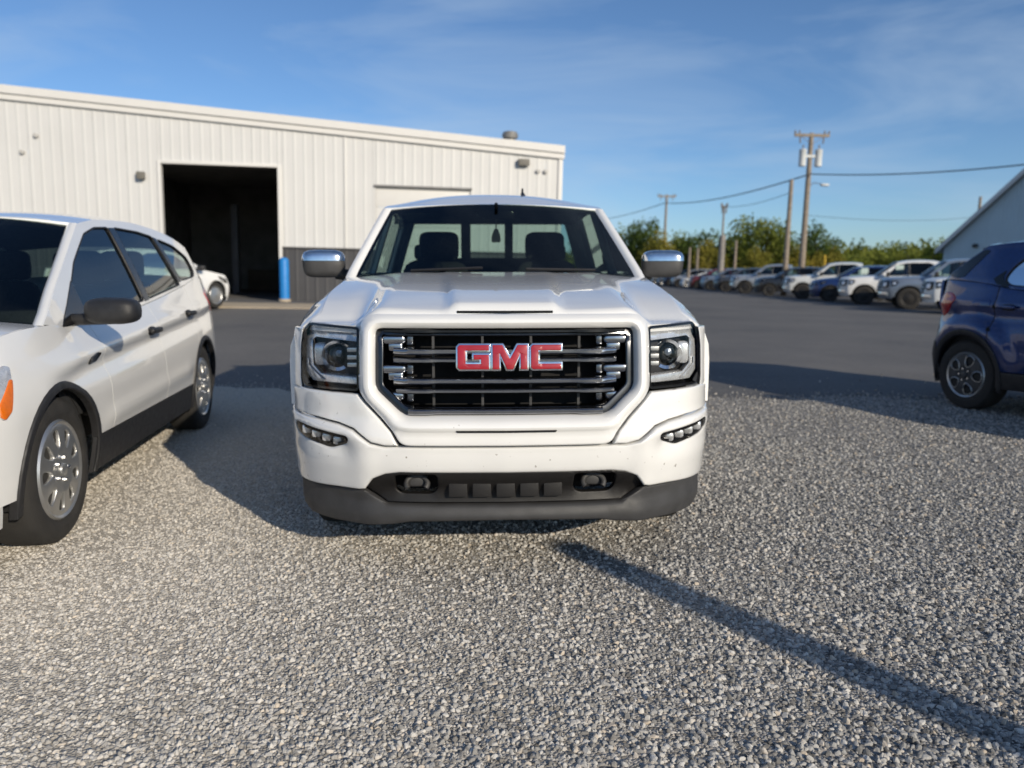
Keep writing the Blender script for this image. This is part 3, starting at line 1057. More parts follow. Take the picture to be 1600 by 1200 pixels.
    def hp(u, v):
        xr = u * .862
        ze = 1.132 - .046 * sstep(.54, .655, abs(xr))
        yf = SF(xr, ze) + .018 + .025 * sstep(.54, .655, abs(xr))
        yb = s.A0[0] - .01 - s.wsbow * .9 * (1 - u * u)
        y = lerp(yf, yb, v ** 1.15)
        xe = .996 * s.W(max(y, s.yn), s.fbelt(max(y, s.yn)))
        x = u * lerp(.862, xe, sstep(0, .12, v))
        z = hz(x, y, xe) - .03 * max(0, 1 - v / .05) ** 2 * (1 - .5 * sstep(.3, .2, abs(x)))
        if v < .05 and abs(xr) > .60:
            z = max(z, 1.086)
        return (x, y, z)
    gridpatch('hood', hp, 72, 44, paint, root, back=(0, 0, -1), thick=.03, angle=60)
    gridpatch('hood_slot', lambda u, v: (u * .200, SF(0, 1.14) + .018 + .01 * abs(u), lerp(1.140, 1.151, v)), 8, 2, GLOSSBLACK, root)


def sierra():
    root = empty('pickup_truck', (-.022, 3.05, 0), R(2.6))
    tag(root, 'white pickup truck with red-lettered chrome grille parked head-on on the gravel', 'pickup truck')
    B = Body(
        L=5.85, plan=[(0, .985), (.45, .985), (.9, 1.005), (1.4, .985), (2.5, .99), (4.0, .99), (4.7, 1.0), (5.8, .985)],
        belt=[(.40, 1.085), (.5, 1.122), (.7, 1.178), (.95, 1.222), (1.25, 1.262), (1.5, 1.275), (2.0, 1.272), (3.8, 1.275), (5.8, 1.28)],
        zmid=.72, low=.05, shr=lambda y: lerp(.155, .098, sstep(1.1, 1.6, y)), spow=6.0, tum=.30, tum2=.05, nose_s=[(.3, .54), (.7, .535), (.8, .535), (.95, .53), (1.04, .505), (1.122, .46)], nose_c=[(.3, .05), (1.1, .1)],
        yn=.46, zf=.70, zfb=.3, fw=.99, rw=4.63, wr=.405, aR=.49, z0=.46, rk=.13, doors=(1.52, 2.58, 3.62), A0=(1.52, 1.275), A1=(2.27, 1.732),
        roof=[(2.27, 1.732), (2.45, 1.765), (2.7, 1.788), (3.1, 1.80), (3.5, 1.785), (3.72, 1.745)], D1=(3.72, 1.745), D0=(3.82, 1.275), hood_crown=[(.2, .05), (1.5, .035)],
        tail_s=[(.3, 5.76), (1.28, 5.76)], tail_c=[(.3, 5.83), (1.28, 5.80)], zr=.55, zrb=.5, bed_z=1.29, bed_y0=3.88, pickup=True, decrown=.02, rpillar=.10, rpmat=None,
        windows=[('f', smooth_loop([(1.78, 1.30), (2.30, 1.68), (2.54, 1.725), (2.54, 1.30)], .03), GLASS_SIDE),
                 ('r', smooth_loop([(2.63, 1.30), (2.63, 1.738), (3.30, 1.735), (3.52, 1.68), (3.58, 1.30)], .03), GLASS_SIDE)],
        pillars=[[(2.545, 1.29), (2.545, 1.74), (2.625, 1.74), (2.625, 1.29)]], handles=[(2.42, 1.16, CHROME), (3.46, 1.16, CHROME)], mirror=None,
        rgm=GLASS_SIDE, own_front=sierra_front, wsbow=.16, pillar=.055, roofcrown=.085, rc0=.30, rgbow=.03, winset=.065, step=.055, fw_style='six', rim=.25, ww=.27, er=.007,
        steer=(.40, 2.10, 1.12), seats=[(2.75, 1.06)])
    info = B.build(root, PAINT_WHITE)
    # chrome capped mirrors
    for sx in (1, -1):
        q = Matrix.Rotation(R(-8 * sx), 3, 'Z')
        b = blob('door_mirror', (sx * 1.088, 1.96, 1.352), (.255, .15, .155), PLASTIC2, root, e=.5, rot=q, taper=-.10)
        # the cap covers the upper front of the housing
        V = []
        nu_, nv_ = 18, 8
        for j in range(nv_ + 1):
            for i in range(nu_ + 1):
                th = math.pi + math.pi * i / nu_
                ph = lerp(.04, math.pi / 2, j / nv_)
                pw = lambda v: math.copysign(abs(v) ** .5, v)
                p = Vector((pw(math.cos(ph)) * pw(math.cos(th)) * .135, pw(math.cos(ph)) * pw(math.sin(th)) * .084, pw(math.sin(ph)) * .086))
                V.append(q @ p + Vector((sx * 1.09, 1.958, 1.363)))
        mk('mirror_cap', V, [(j * (nu_ + 1) + i, j * (nu_ + 1) + i + 1, (j + 1) * (nu_ + 1) + i + 1, (j + 1) * (nu_ + 1) + i) for j in range(nv_) for i in range(nu_)], CHROME, b)
        tube('mirror_arm', [(sx * .90, 1.99, 1.285), (sx * 1.02, 1.98, 1.300)], .036, PLASTIC, b, n=8)
    # rear window bars: the sliding middle pane has dark edges
    for xx, ww_ in (-.21, .042), (.165, .036):
        box('window_divider', (xx - ww_, 3.77, 1.30), (xx + ww_, 3.80, 1.76), PLASTIC, root, .004)
    gridpatch('rear_header', lambda u, v: (u * .82, 3.70, lerp(1.715, 1.82, v)), 4, 2, CABIN, root)
    blob('rear_bench', (0, 3.58, 1.10), (1.50, .18, .66), SEAT, root, e=.3, shear=(0, .12, 0, 0))
    for qx in (-.52, .52):
        blob('rear_headrest', (qx, 3.64, 1.475), (.26, .10, .14), SEAT, root, e=.45)
    # shark fin aerial
    fin = [(0, 0), (.17, 0), (.155, .03), (.13, .062), (.115, .066), (.08, .035)]
    V = [(.23 + sgn * (.018 if z < .01 else .006), 2.75 + y, 1.866 + z) for sgn in (-1, 1) for y, z in fin]
    mk('roof_aerial', V, [tuple(range(6)), tuple(range(11, 5, -1))] + [(i, (i + 1) % 6, 6 + (i + 1) % 6, 6 + i) for i in range(6)], GLOSSBLACK, root, recalc=True)
    # tag hanging from the inside mirror
    mx_ = Vector(info['ws'](0.02, .80)) + Vector((0, .14, 0))
    tube('hanging_tag_cord', [mx_, mx_ + Vector((0, .0, -.07))], .004, PLASTIC, root, n=5)
    tag_ = smooth_loop([(-.03, -.16), (.03, -.16), (.03, -.12), (.012, -.07), (-.012, -.07), (-.03, -.12)], .01)
    panel('hanging_tag', [(a + mx_.x, b + mx_.z) for a, b in tag_], lambda x, z: (x, mx_.y, z), PLASTIC, root, step=.03, thick=.004)
    return root


sierra()


# ---- white compact crossover beside the pickup
def escape():
    root = empty('crossover', (-2.95, 2.58, 0), R(8.3))
    root.scale = (1.03,) * 3
    tag(root, 'white crossover with black door mirror and silver wheels parked beside the pickup', 'crossover')

    def crease(y, z):
        t = sstep(.75, 1.2, y) * sstep(4.3, 3.9, y)
        zc = .80 + .055 * (y - 1.0)
        c = .012 * math.exp(-((z - zc - .035) / .045) ** 2) - .017 * math.exp(-((z - zc + .045) / .06) ** 2)
        c += .007 * math.tanh((z - zc + .004) / .014) * math.exp(-((z - zc) / .10) ** 2)
        lowc = .014 * math.exp(-((z - .50 - .03 * (y - 1.5)) / .05) ** 2)
        return t * (c + lowc * sstep(1.3, 1.6, y) * sstep(3.3, 3.0, y))
    B = Body(
        L=4.52, plan=[(0, .74), (.25, .83), (.55, .895), (.92, .915), (1.5, .915), (3.4, .915), (3.9, .895), (4.3, .83), (4.5, .74)],
        belt=[(.15, .86), (.35, .93), (.6, 1.0), (.85, 1.02), (1.1, 1.02), (1.3, .995), (1.8, 1.005), (2.6, 1.070), (3.4, 1.16), (3.9, 1.22), (4.4, 1.22)],
        zmid=.62, low=.055, shr=.10, spow=2.2, tum=.36, tum2=.10, crease=crease, npow=2.4,
        nose_s=[(.2, .42), (.5, .38), (.7, .38), (.93, .42)], nose_c=[(.2, .08), (.5, .0), (.75, .03), (.93, .12)],
        yn=.42, zf=.32, zfb=.22, fw=.92, rw=3.61, wr=.347, aR=.385, z0=.43, rk=.19, doors=(1.52, 2.52, 3.42), A0=(1.0, 1.02), A1=(2.06, 1.555),
        roof=[(2.06, 1.555), (2.4, 1.60), (2.9, 1.615), (3.4, 1.585), (3.9, 1.50), (4.02, 1.47)], D1=(4.02, 1.47), D0=(4.30, 1.215), hood_crown=[(.1, .05), (.8, .06), (1.5, .05)],
        tail_s=[(.25, 4.30), (.7, 4.36), (1.22, 4.28)], tail_c=[(.25, 4.44), (.6, 4.52), (1.22, 4.42)], zr=.36, zrb=.28, decrown=.03, rpillar=.06, rpmat=None,
        windows=[('f', smooth_loop([(1.26, 1.01), (1.40, 1.105), (1.72, 1.32), (2.08, 1.495), (2.28, 1.542), (2.50, 1.555), (2.50, 1.085)], .03), GLASS_SIDE),
                 ('r', smooth_loop([(2.60, 1.095), (2.60, 1.560), (3.0, 1.552), (3.24, 1.53), (3.36, 1.175)], .03), GLASS_SIDE),
                 ('q', smooth_loop([(3.43, 1.205), (3.32, 1.517), (3.62, 1.475), (3.88, 1.39), (3.93, 1.28), (3.84, 1.235)], .04), GLASS_SIDE)],
        pillars=[[(2.505, 1.08), (2.505, 1.556), (2.595, 1.560), (2.595, 1.09)], [(3.37, 1.195), (3.25, 1.528), (3.31, 1.52), (3.42, 1.20)],
                 [(1.20, 1.003), (1.38, 1.11), (1.56, 1.225), (1.56, 1.004)]],
        handles=[(2.36, .90, PLASTIC), (3.24, .965, PLASTIC)], mirror=((1.02, 1.31, 1.075), (.28, .20, .135), PLASTIC), rgm=GLASS_SIDE, own_front=None, wsbow=.20, pillar=.06,
        roofcrown=.055, rc0=.55, rgbow=.10, winset=.035, step=.024, fw_style='hubcap', rim=.232, ww=.225, er=0.0, gap=.002, clad=PLASTIC, cladw=.034, steer=(-.38, 1.95, 1.0), seats=[(2.45, .86), (3.25, .88)])
    B.build(root, PAINT_WHITE2)
    for sx in (1, -1):
        # head lamp wrapping the corner, amber turn lamp at its tail
        def P(y, z, off=.006):
            return (sx * (B.W(y, z) + off), y, z)
        hl = smooth_loop([(.41, .80), (.41, .70), (.43, .67), (.48, .70), (.565, .88), (.53, .89), (.45, .855)], .015)
        am = smooth_loop([(.415, .735), (.415, .69), (.435, .675), (.48, .705), (.54, .83), (.52, .83)], .01)
        h = panel('headlamp', hl, P, LAMPWHITE, root, step=.03, back=(-sx, 0, 0), thick=.02, er=.006)
        panel('turn_lamp', am, lambda y, z: P(y, z, .010), AMBER, h, step=.03, back=(-sx, 0, 0), thick=.01, er=.004)
        fl = [(.38, .76), (.55, .78), (.70, .82), (.74, .76), (.72, .67), (.55, .65), (.40, .68)]
        fl = fl if sx > 0 else mirror(fl)
        panel('headlamp_front', smooth_loop(fl, .03), lambda x, z: (x, B.F(x, z) - .006, z), LAMPWHITE, h, step=.05, thick=.02, er=.008)
        # vent badge on the fender
        panel('fender_badge', smooth_loop([(1.30, .80), (1.30, .835), (1.40, .855), (1.44, .85), (1.40, .81)], .01), lambda y, z: P(y, z, .008), GLOSSBLACK, root, step=.03, back=(-sx, 0, 0), thick=.01)
        tl = smooth_loop([(3.98, 1.10), (4.24, 1.14), (4.29, .98), (4.22, .93), (4.05, 1.0)], .03)
        panel('tail_lamp', tl, P, TAIL_RED, root, step=.05, back=(-sx, 0, 0), thick=.02, er=.006)
    gridpatch('front_grille', lambda u, v: (u * .42, B.F(u * .42, lerp(.30, .47, v)) - .006, lerp(.30, .47, v)), 12, 4, PLASTIC, root, back=(0, 1, 0), thick=.02)
    gridpatch('upper_grille', lambda u, v: (u * .40, B.F(u * .40, lerp(.68, .73, v)) - .006, lerp(.68, .73, v)), 12, 3, PLASTIC, root, back=(0, 1, 0), thick=.02)
    gridpatch('bumper_skirt', lambda u, v: (u * .80, B.F(u * .80, lerp(.20, .31, v)) - .008, lerp(.20, .31, v)), 12, 3, PLASTIC, root, back=(0, 1, 0), thick=.03)


escape()


# ---- blue crossover beyond
def ecosport():
    root = empty('hatchback_crossover', (6.02, 4.28, 0), R(15))
    tag(root, 'dark blue small crossover with red tail lamp and five-spoke wheels, seen from its shaded flank', 'crossover')

    def crease(y, z):
        zc = .965 - .028 * (y - 2.4) * 0
        c = .016 * math.exp(-((z - 1.0) / .05) ** 2) - .022 * math.exp(-((z - .90) / .07) ** 2) * sstep(1.0, 1.6, y)
        r = math.hypot(y - 3.35, z - .335)
        fl = .042 * sstep(.62, .50, r) * sstep(.30, .45, r)
        lw = .020 * math.exp(-((z - .52) / .05) ** 2) * sstep(2.9, 2.6, y) * sstep(1.3, 1.6, y)
        return c + fl + lw
    B = Body(
        L=4.06, plan=[(0, .70), (.3, .82), (.6, .86), (1.5, .87), (3.2, .87), (3.45, .85), (3.7, .80), (3.9, .70), (4.05, .60)],
        belt=[(.15, .92), (.5, 1.02), (1.0, 1.09), (1.5, 1.10), (2.3, 1.12), (2.9, 1.15), (3.3, 1.21), (3.7, 1.23), (4.0, 1.23)],
        zmid=.68, low=.05, shr=.06, spow=2.0, tum=.30, tum2=.10, crease=crease,
        nose_s=[(.2, .42), (.6, .40), (.95, .44)], nose_c=[(.2, .08), (.6, 0), (.95, .10)], tpow=2.2,
        yn=.42, zf=.34, zfb=.24, fw=.83, rw=3.35, wr=.335, aR=.385, z0=.42, rk=.16, doors=(1.40, 2.28, 3.08), A0=(1.15, 1.095), A1=(1.80, 1.53),
        roof=[(1.80, 1.53), (2.1, 1.575), (2.6, 1.59), (3.1, 1.575), (3.40, 1.55)], D1=(3.34, 1.555), D0=(3.84, 1.23), hood_crown=[(.1, .05), (1.2, .06)],
        tail_s=[(.25, 3.76), (.5, 3.84), (.8, 3.80), (1.23, 3.80)], tail_c=[(.25, 3.95), (.5, 4.05), (.8, 4.0), (1.23, 3.95)], zr=.38, zrb=.30, decrown=.02, rpillar=.05, rpmat=GLASS_DARK,
        windows=[('f', smooth_loop([(1.50, 1.13), (1.90, 1.47), (2.24, 1.51), (2.24, 1.15)], .03), GLASS_SIDE),
                 ('r', smooth_loop([(2.34, 1.155), (2.34, 1.515), (2.72, 1.51), (2.90, 1.46), (3.02, 1.34), (3.06, 1.24), (2.98, 1.19)], .05), GLASS_SIDE)],
        pillars=[[(2.245, 1.145), (2.245, 1.515), (2.335, 1.518), (2.335, 1.15)],
                 smooth_loop([(3.30, 1.51), (3.37, 1.52), (3.76, 1.275), (3.62, 1.25), (3.52, 1.265)], .02),
                 smooth_loop([(3.07, 1.25), (2.99, 1.19), (3.00, 1.17), (3.12, 1.20), (3.17, 1.25), (3.06, 1.33)], .02)],
        handles=[(2.14, .985, PAINT_BLUE), (2.94, 1.0, PAINT_BLUE)], mirror=((1.0, 1.62, 1.12), (.2, .16, .15), PAINT_BLUE), rgm=GLASS_DARK, own_front=None, wsbow=.16, pillar=.055,
        roofcrown=.05, rc0=.6, rgbow=.12, winset=.035, step=.05, fw_style='five', rim=.215, ww=.21, er=.005, clad=PLASTIC, cladw=.055, steer=(.36, 1.8, 1.02), seats=[(2.1, .88), (2.85, .92)])
    B.build(root, PAINT_BLUE)
    for sx in (1, -1):
        def P(y, z, off=.008):
            return (sx * (B.W(y, z) + off), y, z)
        tl = smooth_loop([(3.55, 1.06), (3.62, 1.11), (3.72, 1.12), (3.80, 1.09), (3.80, .90), (3.74, .87), (3.66, .92)], .03)
        panel('tail_lamp', tl, P, TAIL_RED, root, step=.03, back=(-sx, 0, 0), thick=.02, er=.012)
        panel('rear_bumper_side', smooth_loop([(3.74, .62), (3.80, .64), (3.84, .50), (3.78, .28), (3.68, .30), (3.745, .45)], .02), P, PLASTIC, root, step=.04, back=(-sx, 0, 0), thick=.02, er=.01)
        fc = smooth_loop([(3.12, .985), (3.12, 1.06), (3.30, 1.055), (3.34, 1.02), (3.30, .98)], .03)
        panel('fuel_flap', fc, lambda y, z: P(y, z, .003), PAINT_BLUE, root, step=.04, back=(-sx, 0, 0), thick=.004, er=.004)
    gridpatch('roof_spoiler', lambda u, v: (u * .62, 3.26 + .22 * v + .06 * (1 - u * u), 1.575 - .035 * v + .035 * (1 - u * u)), 12, 4, PAINT_BLUE, root, back=(0, 0, -1), thick=.03)
    gridpatch('rear_bumper', lambda u, v: (u * .74, B.Tl(u * .74, lerp(.30, .60, v)) + .012, lerp(.30, .60, v)), 12, 4, PLASTIC, root, back=(0, -1, 0), thick=.03)


ecosport()


# ------------------------------------------------------------------ ground
def ground_mat(name, c1, c2, dust, vscale, bump_s, big=.35, grad=1.0):
    m = bpy.data.materials.new(name)
    m.use_nodes = True
    n, l = m.node_tree.nodes, m.node_tree.links
    b = n['Principled BSDF']
    b.inputs['Roughness'].default_value = .95
    b.inputs['Specular IOR Level'].default_value = .2
    tc = n.new('ShaderNodeTexCoord')
    vo = n.new('ShaderNodeTexVoronoi')
    vo.inputs['Scale'].default_value = vscale
    l.new(tc.outputs['Object'], vo.inputs['Vector'])
    ramp = n.new('ShaderNodeValToRGB')
    ramp.color_ramp.elements[0].color = (*c1, 1)
    ramp.color_ramp.elements[1].color = (*c2, 1)
    sep = n.new('ShaderNodeSeparateColor')
    l.new(vo.outputs['Color'], sep.inputs['Color'])
    l.new(sep.outputs['Red'], ramp.inputs['Fac'])
    no = n.new('ShaderNodeTexNoise')
    no.inputs['Scale'].default_value = big
    no.inputs['Detail'].default_value = 8
    no.inputs['Roughness'].default_value = .62
    l.new(tc.outputs['Object'], no.inputs['Vector'])
    sx = n.new('ShaderNodeSeparateXYZ')
    l.new(tc.outputs['Object'], sx.inputs['Vector'])
    mr = n.new('ShaderNodeMapRange')        # dusty and worn to the left, clean loose stone to the right
    mr.inputs['From Min'].default_value = 2.2
    mr.inputs['From Max'].default_value = -2.2
    mr.inputs['To Min'].default_value = -.30 * grad
    mr.inputs['To Max'].default_value = .28 * grad
    l.new(sx.outputs['X'], mr.inputs['Value'])
    ad = n.new('ShaderNodeMath')
    ad.operation = 'ADD'
    l.new(no.outputs['Fac'], ad.inputs[0])
    l.new(mr.outputs['Result'], ad.inputs[1])
    r2 = n.new('ShaderNodeMapRange')
    r2.inputs['From Min'].default_value = .35
    r2.inputs['From Max'].default_value = .75
    r2.inputs['To Max'].default_value = dust[1]
    l.new(ad.outputs[0], r2.inputs['Value'])
    mx = n.new('ShaderNodeMix')
    mx.data_type = 'RGBA'
    mx.inputs['B'].default_value = (*dust[0], 1)
    l.new(r2.outputs['Result'], mx.inputs['Factor'])
    l.new(ramp.outputs['Color'], mx.inputs['A'])
    l.new(mx.outputs['Result'], b.inputs['Base Color'])
    bp = n.new('ShaderNodeBump')
    bp.inputs['Strength'].default_value = bump_s
    bp.inputs['Distance'].default_value = .012
    bp.invert = True
    l.new(vo.outputs['Distance'], bp.inputs['Height'])
    l.new(bp.outputs['Normal'], b.inputs['Normal'])
    return m


GRAVEL = ground_mat('gravel_bed', (.060, .060, .060), (.46, .44, .41), ((.60, .54, .445), .72), 90, .8)
ASPHALT = ground_mat('asphalt_grey', (.085, .085, .087), (.150, .150, .152), ((.20, .192, .182), .85), 60, .35, .30, 0.0)
EARTH = mat('field_grass', (.10, .11, .045), .95, noise=(.08, .4, (.16, .13, .06)), bump=(3, .6))


def sheet(name, xs, ys, m, dz, edge=None, kind='structure'):
    V, Fc = [], []
    for j, y in enumerate(ys):
        for i, x in enumerate(xs):
            yy = edge(x, y, j) if edge else y
            V.append((x, yy, gz(x, yy) + dz))
    w = len(xs)
    Fc = [(j * w + i, j * w + i + 1, (j + 1) * w + i + 1, (j + 1) * w + i) for j in range(len(ys) - 1) for i in range(w - 1)]
    o = mk(name, V, Fc, m)
    o['kind'] = kind
    return o


def hsh(x, k=1.0):
    return .5 * math.sin(x * 3.1 * k + 1.3) + .3 * math.sin(x * 7.7 * k + .4) + .2 * math.sin(x * 17.3 * k)


def gravel_edge(x):
    return 8.25 - .10 * x + .22 * hsh(x, .5) + .06 * hsh(x, 3)


xs = list(np.concatenate([np.linspace(-1500, -60, 8), np.linspace(-50, 60, 56), np.linspace(80, 1500, 8)]))
ys = list(np.concatenate([np.linspace(-400, -20, 5), np.linspace(-10, 110, 61), np.linspace(130, 2500, 10)]))
sheet('ground', xs, ys, EARTH, -.03)
sheet('asphalt_lot', list(np.linspace(-45, 60, 60)), list(np.linspace(5.5, 105, 80)), ASPHALT, 0.0)
ge = list(np.linspace(-6, 7, 90))
gx = [-30, -20, -12, -8] + ge + [9, 14, 22, 30]
gyv = list(np.linspace(-12, 0, 5)) + list(np.linspace(.8, 8, 60))


def gedge(x, y, j):
    if y <= 0:
        return y
    t = (y - 0) / 8
    return y * lerp(1, gravel_edge(x) / 8, t * t)


sheet('gravel_lot', gx, gyv, GRAVEL, .006, gedge)


def stone_mat():
    m = bpy.data.materials.new('gravel_stone')
    m.use_nodes = True
    n, l = m.node_tree.nodes, m.node_tree.links
    b = n['Principled BSDF']
    b.inputs['Roughness'].default_value = .85
    b.inputs['Specular IOR Level'].default_value = .25
    oi = n.new('ShaderNodeObjectInfo')
    r = n.new('ShaderNodeValToRGB')
    els = [(0, (.10, .10, .10)), (.18, (.24, .24, .235)), (.42, (.42, .415, .395)), (.7, (.56, .54, .50)), (.88, (.70, .68, .64)), (1, (.60, .48, .34))]
    r.color_ramp.elements[0].color = (*els[0][1], 1)
    r.color_ramp.elements[1].color = (*els[-1][1], 1)
    for p_, c_ in els[1:-1]:
        e = r.color_ramp.elements.new(p_)
        e.color = (*c_, 1)
    l.new(oi.outputs['Random'], r.inputs['Fac'])
    ge_ = n.new('ShaderNodeNewGeometry')
    sx = n.new('ShaderNodeSeparateXYZ')
    l.new(ge_.outputs['Position'], sx.inputs['Vector'])
    mr = n.new('ShaderNodeMapRange')
    mr.inputs['From Min'].default_value = 1.6
    mr.inputs['From Max'].default_value = -2.2
    mr.inputs['To Min'].default_value = .0
    mr.inputs['To Max'].default_value = .55
    l.new(sx.outputs['X'], mr.inputs['Value'])
    mx = n.new('ShaderNodeMix')      # dust on the stones towards the worn, driven-over side
    mx.data_type = 'RGBA'
    mx.inputs['B'].default_value = (.62, .56, .47, 1)
    l.new(mr.outputs['Result'], mx.inputs['Factor'])
    l.new(r.outputs['Color'], mx.inputs['A'])
    no = n.new('ShaderNodeTexNoise')
    no.inputs['Scale'].default_value = 90
    l.new(ge_.outputs['Position'], no.inputs['Vector'])
    m2 = n.new('ShaderNodeMix')
    m2.data_type = 'RGBA'
    m2.blend_type = 'MULTIPLY'
    m2.inputs['Factor'].default_value = .4
    l.new(mx.outputs['Result'], m2.inputs['A'])
    l.new(no.outputs['Fac'], m2.inputs['B'])
    hs = n.new('ShaderNodeHueSaturation')
    hs.inputs['Saturation'].default_value = .8
    mv = n.new('ShaderNodeMapRange')
    mv.inputs['From Min'].default_value = 2.0
    mv.inputs['From Max'].default_value = -1.5
    mv.inputs['To Min'].default_value = .86
    mv.inputs['To Max'].default_value = 1.18
    l.new(sx.outputs['X'], mv.inputs['Value'])
    l.new(mv.outputs['Result'], hs.inputs['Value'])
    l.new(m2.outputs['Result'], hs.inputs['Color'])
    l.new(hs.outputs['Color'], b.inputs['Base Color'])
    return m


STONE = stone_mat()


def stones():
    """loose crushed stone on the near gravel: far too many to count, scattered with geometry nodes"""
    V, Fc, D = [], [], []
    ys_ = list(np.linspace(.9, 10.2, 40))
    us = np.linspace(-1, 1, 61)
    for y in ys_:
        for u in us:
            x = u * (.74 * y + 1.0)
            V.append((x, y, gz(x, y) + .004))
            e = gravel_edge(x)
            d = 7600 * math.exp(-max(0, y - 2.2) / 3.0) + 600
            d *= .80 + .28 * hsh(x * .8 + y * .37, .7) + .22 * hsh(y * .9 - x * .5 + 2, 1.1)
            d *= lerp(1.55, 1.0, sstep(-2.0, 1.0, x))
            d *= lerp(1, .025, sstep(e - .25, e + .35, y))
            if y > e + .3:
                d = 40 * math.exp(-(y - e) * 1.1)
            D.append(max(0, d))
    w = len(us)
    Fc = [(j * w + i, j * w + i + 1, (j + 1) * w + i + 1, (j + 1) * w + i) for j in range(len(ys_) - 1) for i in range(w - 1)]
    o = mk('gravel_stones', V, Fc, STONE)
    at = o.data.attributes.new('dens', 'FLOAT', 'POINT')
    at.data.foreach_set('value', D)
    tag(o, 'loose crushed grey stone lying over the lot', 'gravel', kind='stuff')
    ng = bpy.data.node_groups.new('scatter_stones', 'GeometryNodeTree')
    ng.interface.new_socket('Geometry', in_out='INPUT', socket_type='NodeSocketGeometry')
    ng.interface.new_socket('Geometry', in_out='OUTPUT', socket_type='NodeSocketGeometry')
    n, l = ng.nodes, ng.links
    gi, go = n.new('NodeGroupInput'), n.new('NodeGroupOutput')
    at_ = n.new('GeometryNodeInputNamedAttribute')
    at_.data_type = 'FLOAT'
    at_.inputs['Name'].default_value = 'dens'
    dp = n.new('GeometryNodeDistributePointsOnFaces')
    dp.distribute_method = 'RANDOM'
    l.new(gi.outputs[0], dp.inputs['Mesh'])
    l.new(at_.outputs[0], dp.inputs['Density'])
    dp.inputs['Seed'].default_value = 3
    jn = n.new('GeometryNodeGeometryToInstance')
    for k in range(5):
        ic = n.new('GeometryNodeMeshIcoSphere')
        ic.inputs['Radius'].default_value = 1.0
        ic.inputs['Subdivisions'].default_value = 2
        sp = n.new('GeometryNodeSetPosition')
        nz = n.new('ShaderNodeTexNoise')
        nz.noise_dimensions = '4D'
        nz.inputs['W'].default_value = k * 7.3
        nz.inputs['Scale'].default_value = .75
        nz.inputs['Detail'].default_value = 1
        sb = n.new('ShaderNodeVectorMath')
        sb.operation = 'SUBTRACT'
        sb.inputs[1].default_value = (.5, .5, .5)
        sc_ = n.new('ShaderNodeVectorMath')
        sc_.operation = 'SCALE'
        sc_.inputs['Scale'].default_value = 1.35
        l.new(nz.outputs['Color'], sb.inputs[0])
        l.new(sb.outputs[0], sc_.inputs[0])
        l.new(ic.outputs['Mesh'], sp.inputs['Geometry'])
        l.new(sc_.outputs[0], sp.inputs['Offset'])
        tr = n.new('GeometryNodeTransform')
        tr.inputs['Scale'].default_value = [(1, .85, .7), (1.2, .75, .65), (.9, .9, .8), (1.25, .8, .6), (.95, .7, .75)][k]
        l.new(sp.outputs[0], tr.inputs['Geometry'])
        sm = n.new('GeometryNodeSetMaterial')
        sm.inputs['Material'].default_value = STONE
        l.new(tr.outputs[0], sm.inputs['Geometry'])
        ss = n.new('GeometryNodeSetShadeSmooth')
        ss.inputs['Shade Smooth'].default_value = False
        l.new(sm.outputs[0], ss.inputs['Geometry'])
        l.new(ss.outputs[0], jn.inputs[0])
    ip = n.new('GeometryNodeInstanceOnPoints')
    l.new(dp.outputs['Points'], ip.inputs['Points'])
    l.new(jn.outputs[0], ip.inputs['Instance'])
    ip.inputs['Pick Instance'].default_value = True
    rv = n.new('FunctionNodeRandomValue')
    rv.data_type = 'FLOAT_VECTOR'
    rv.inputs['Min'].default_value = (-1.2, -1.2, 0)
    rv.inputs['Max'].default_value = (1.2, 1.2, 6.28)
    l.new(rv.outputs[0], ip.inputs['Rotation'])
    rs = n.new('FunctionNodeRandomValue')
    rs.data_type = 'FLOAT'
    rs.inputs[2].default_value = 0.0
    rs.inputs[3].default_value = 1.0
    rs.inputs['Seed'].default_value = 5
    pw = n.new('ShaderNodeMath')
    pw.operation = 'POWER'
    pw.inputs[1].default_value = 2.0
    l.new(rs.outputs[1], pw.inputs[0])
    mr = n.new('ShaderNodeMapRange')
    mr.inputs['To Min'].default_value = .0042
    mr.inputs['To Max'].default_value = .0145
    l.new(pw.outputs[0], mr.inputs['Value'])
    ps_ = n.new('GeometryNodeInputPosition')
    sx_ = n.new('ShaderNodeSeparateXYZ')
    l.new(ps_.outputs[0], sx_.inputs[0])
    ms_ = n.new('ShaderNodeMapRange')       # finer, crushed stone on the driven-over side
    ms_.inputs['From Min'].default_value = -2.4
    ms_.inputs['From Max'].default_value = 1.2
    ms_.inputs['To Min'].default_value = .72
    ms_.inputs['To Max'].default_value = 1.0
    l.new(sx_.outputs['X'], ms_.inputs['Value'])
    mu_ = n.new('ShaderNodeMath')
    mu_.operation = 'MULTIPLY'
    l.new(mr.outputs['Result'], mu_.inputs[0])
    l.new(ms_.outputs['Result'], mu_.inputs[1])
    l.new(mu_.outputs[0], ip.inputs['Scale'])
    l.new(ip.outputs[0], go.inputs[0])
    md = o.modifiers.new('scatter', 'NODES')
    md.node_group = ng


stones()

# ------------------------------------------------------------------ service building
WALLM = mat('wall_sheet_white', (.60, .60, .595), .45, noise=(.7, .05), bump=(2, .05))
TRIMW = mat('trim_white', (.66, .65, .63), .4, noise=(2, .04))
WAINS = mat('wainscot_grey', (.055, .055, .060), .5, noise=(1, .15))
CONC = mat('concrete_tan', (.42, .35, .26), .9, noise=(3, .25), bump=(40, .3))
GARIN = mat('garage_inside', (.22, .22, .22), .9, noise=(1.5, .3))
GARFL = mat('garage_floor', (.20, .20, .20), .6, noise=(2, .3))
BLUEP = mat('bollard_blue', (.012, .20, .56), .45, noise=(6, .12))


def rake(x):
    return 4.69 - (x - 8.71) * .0624


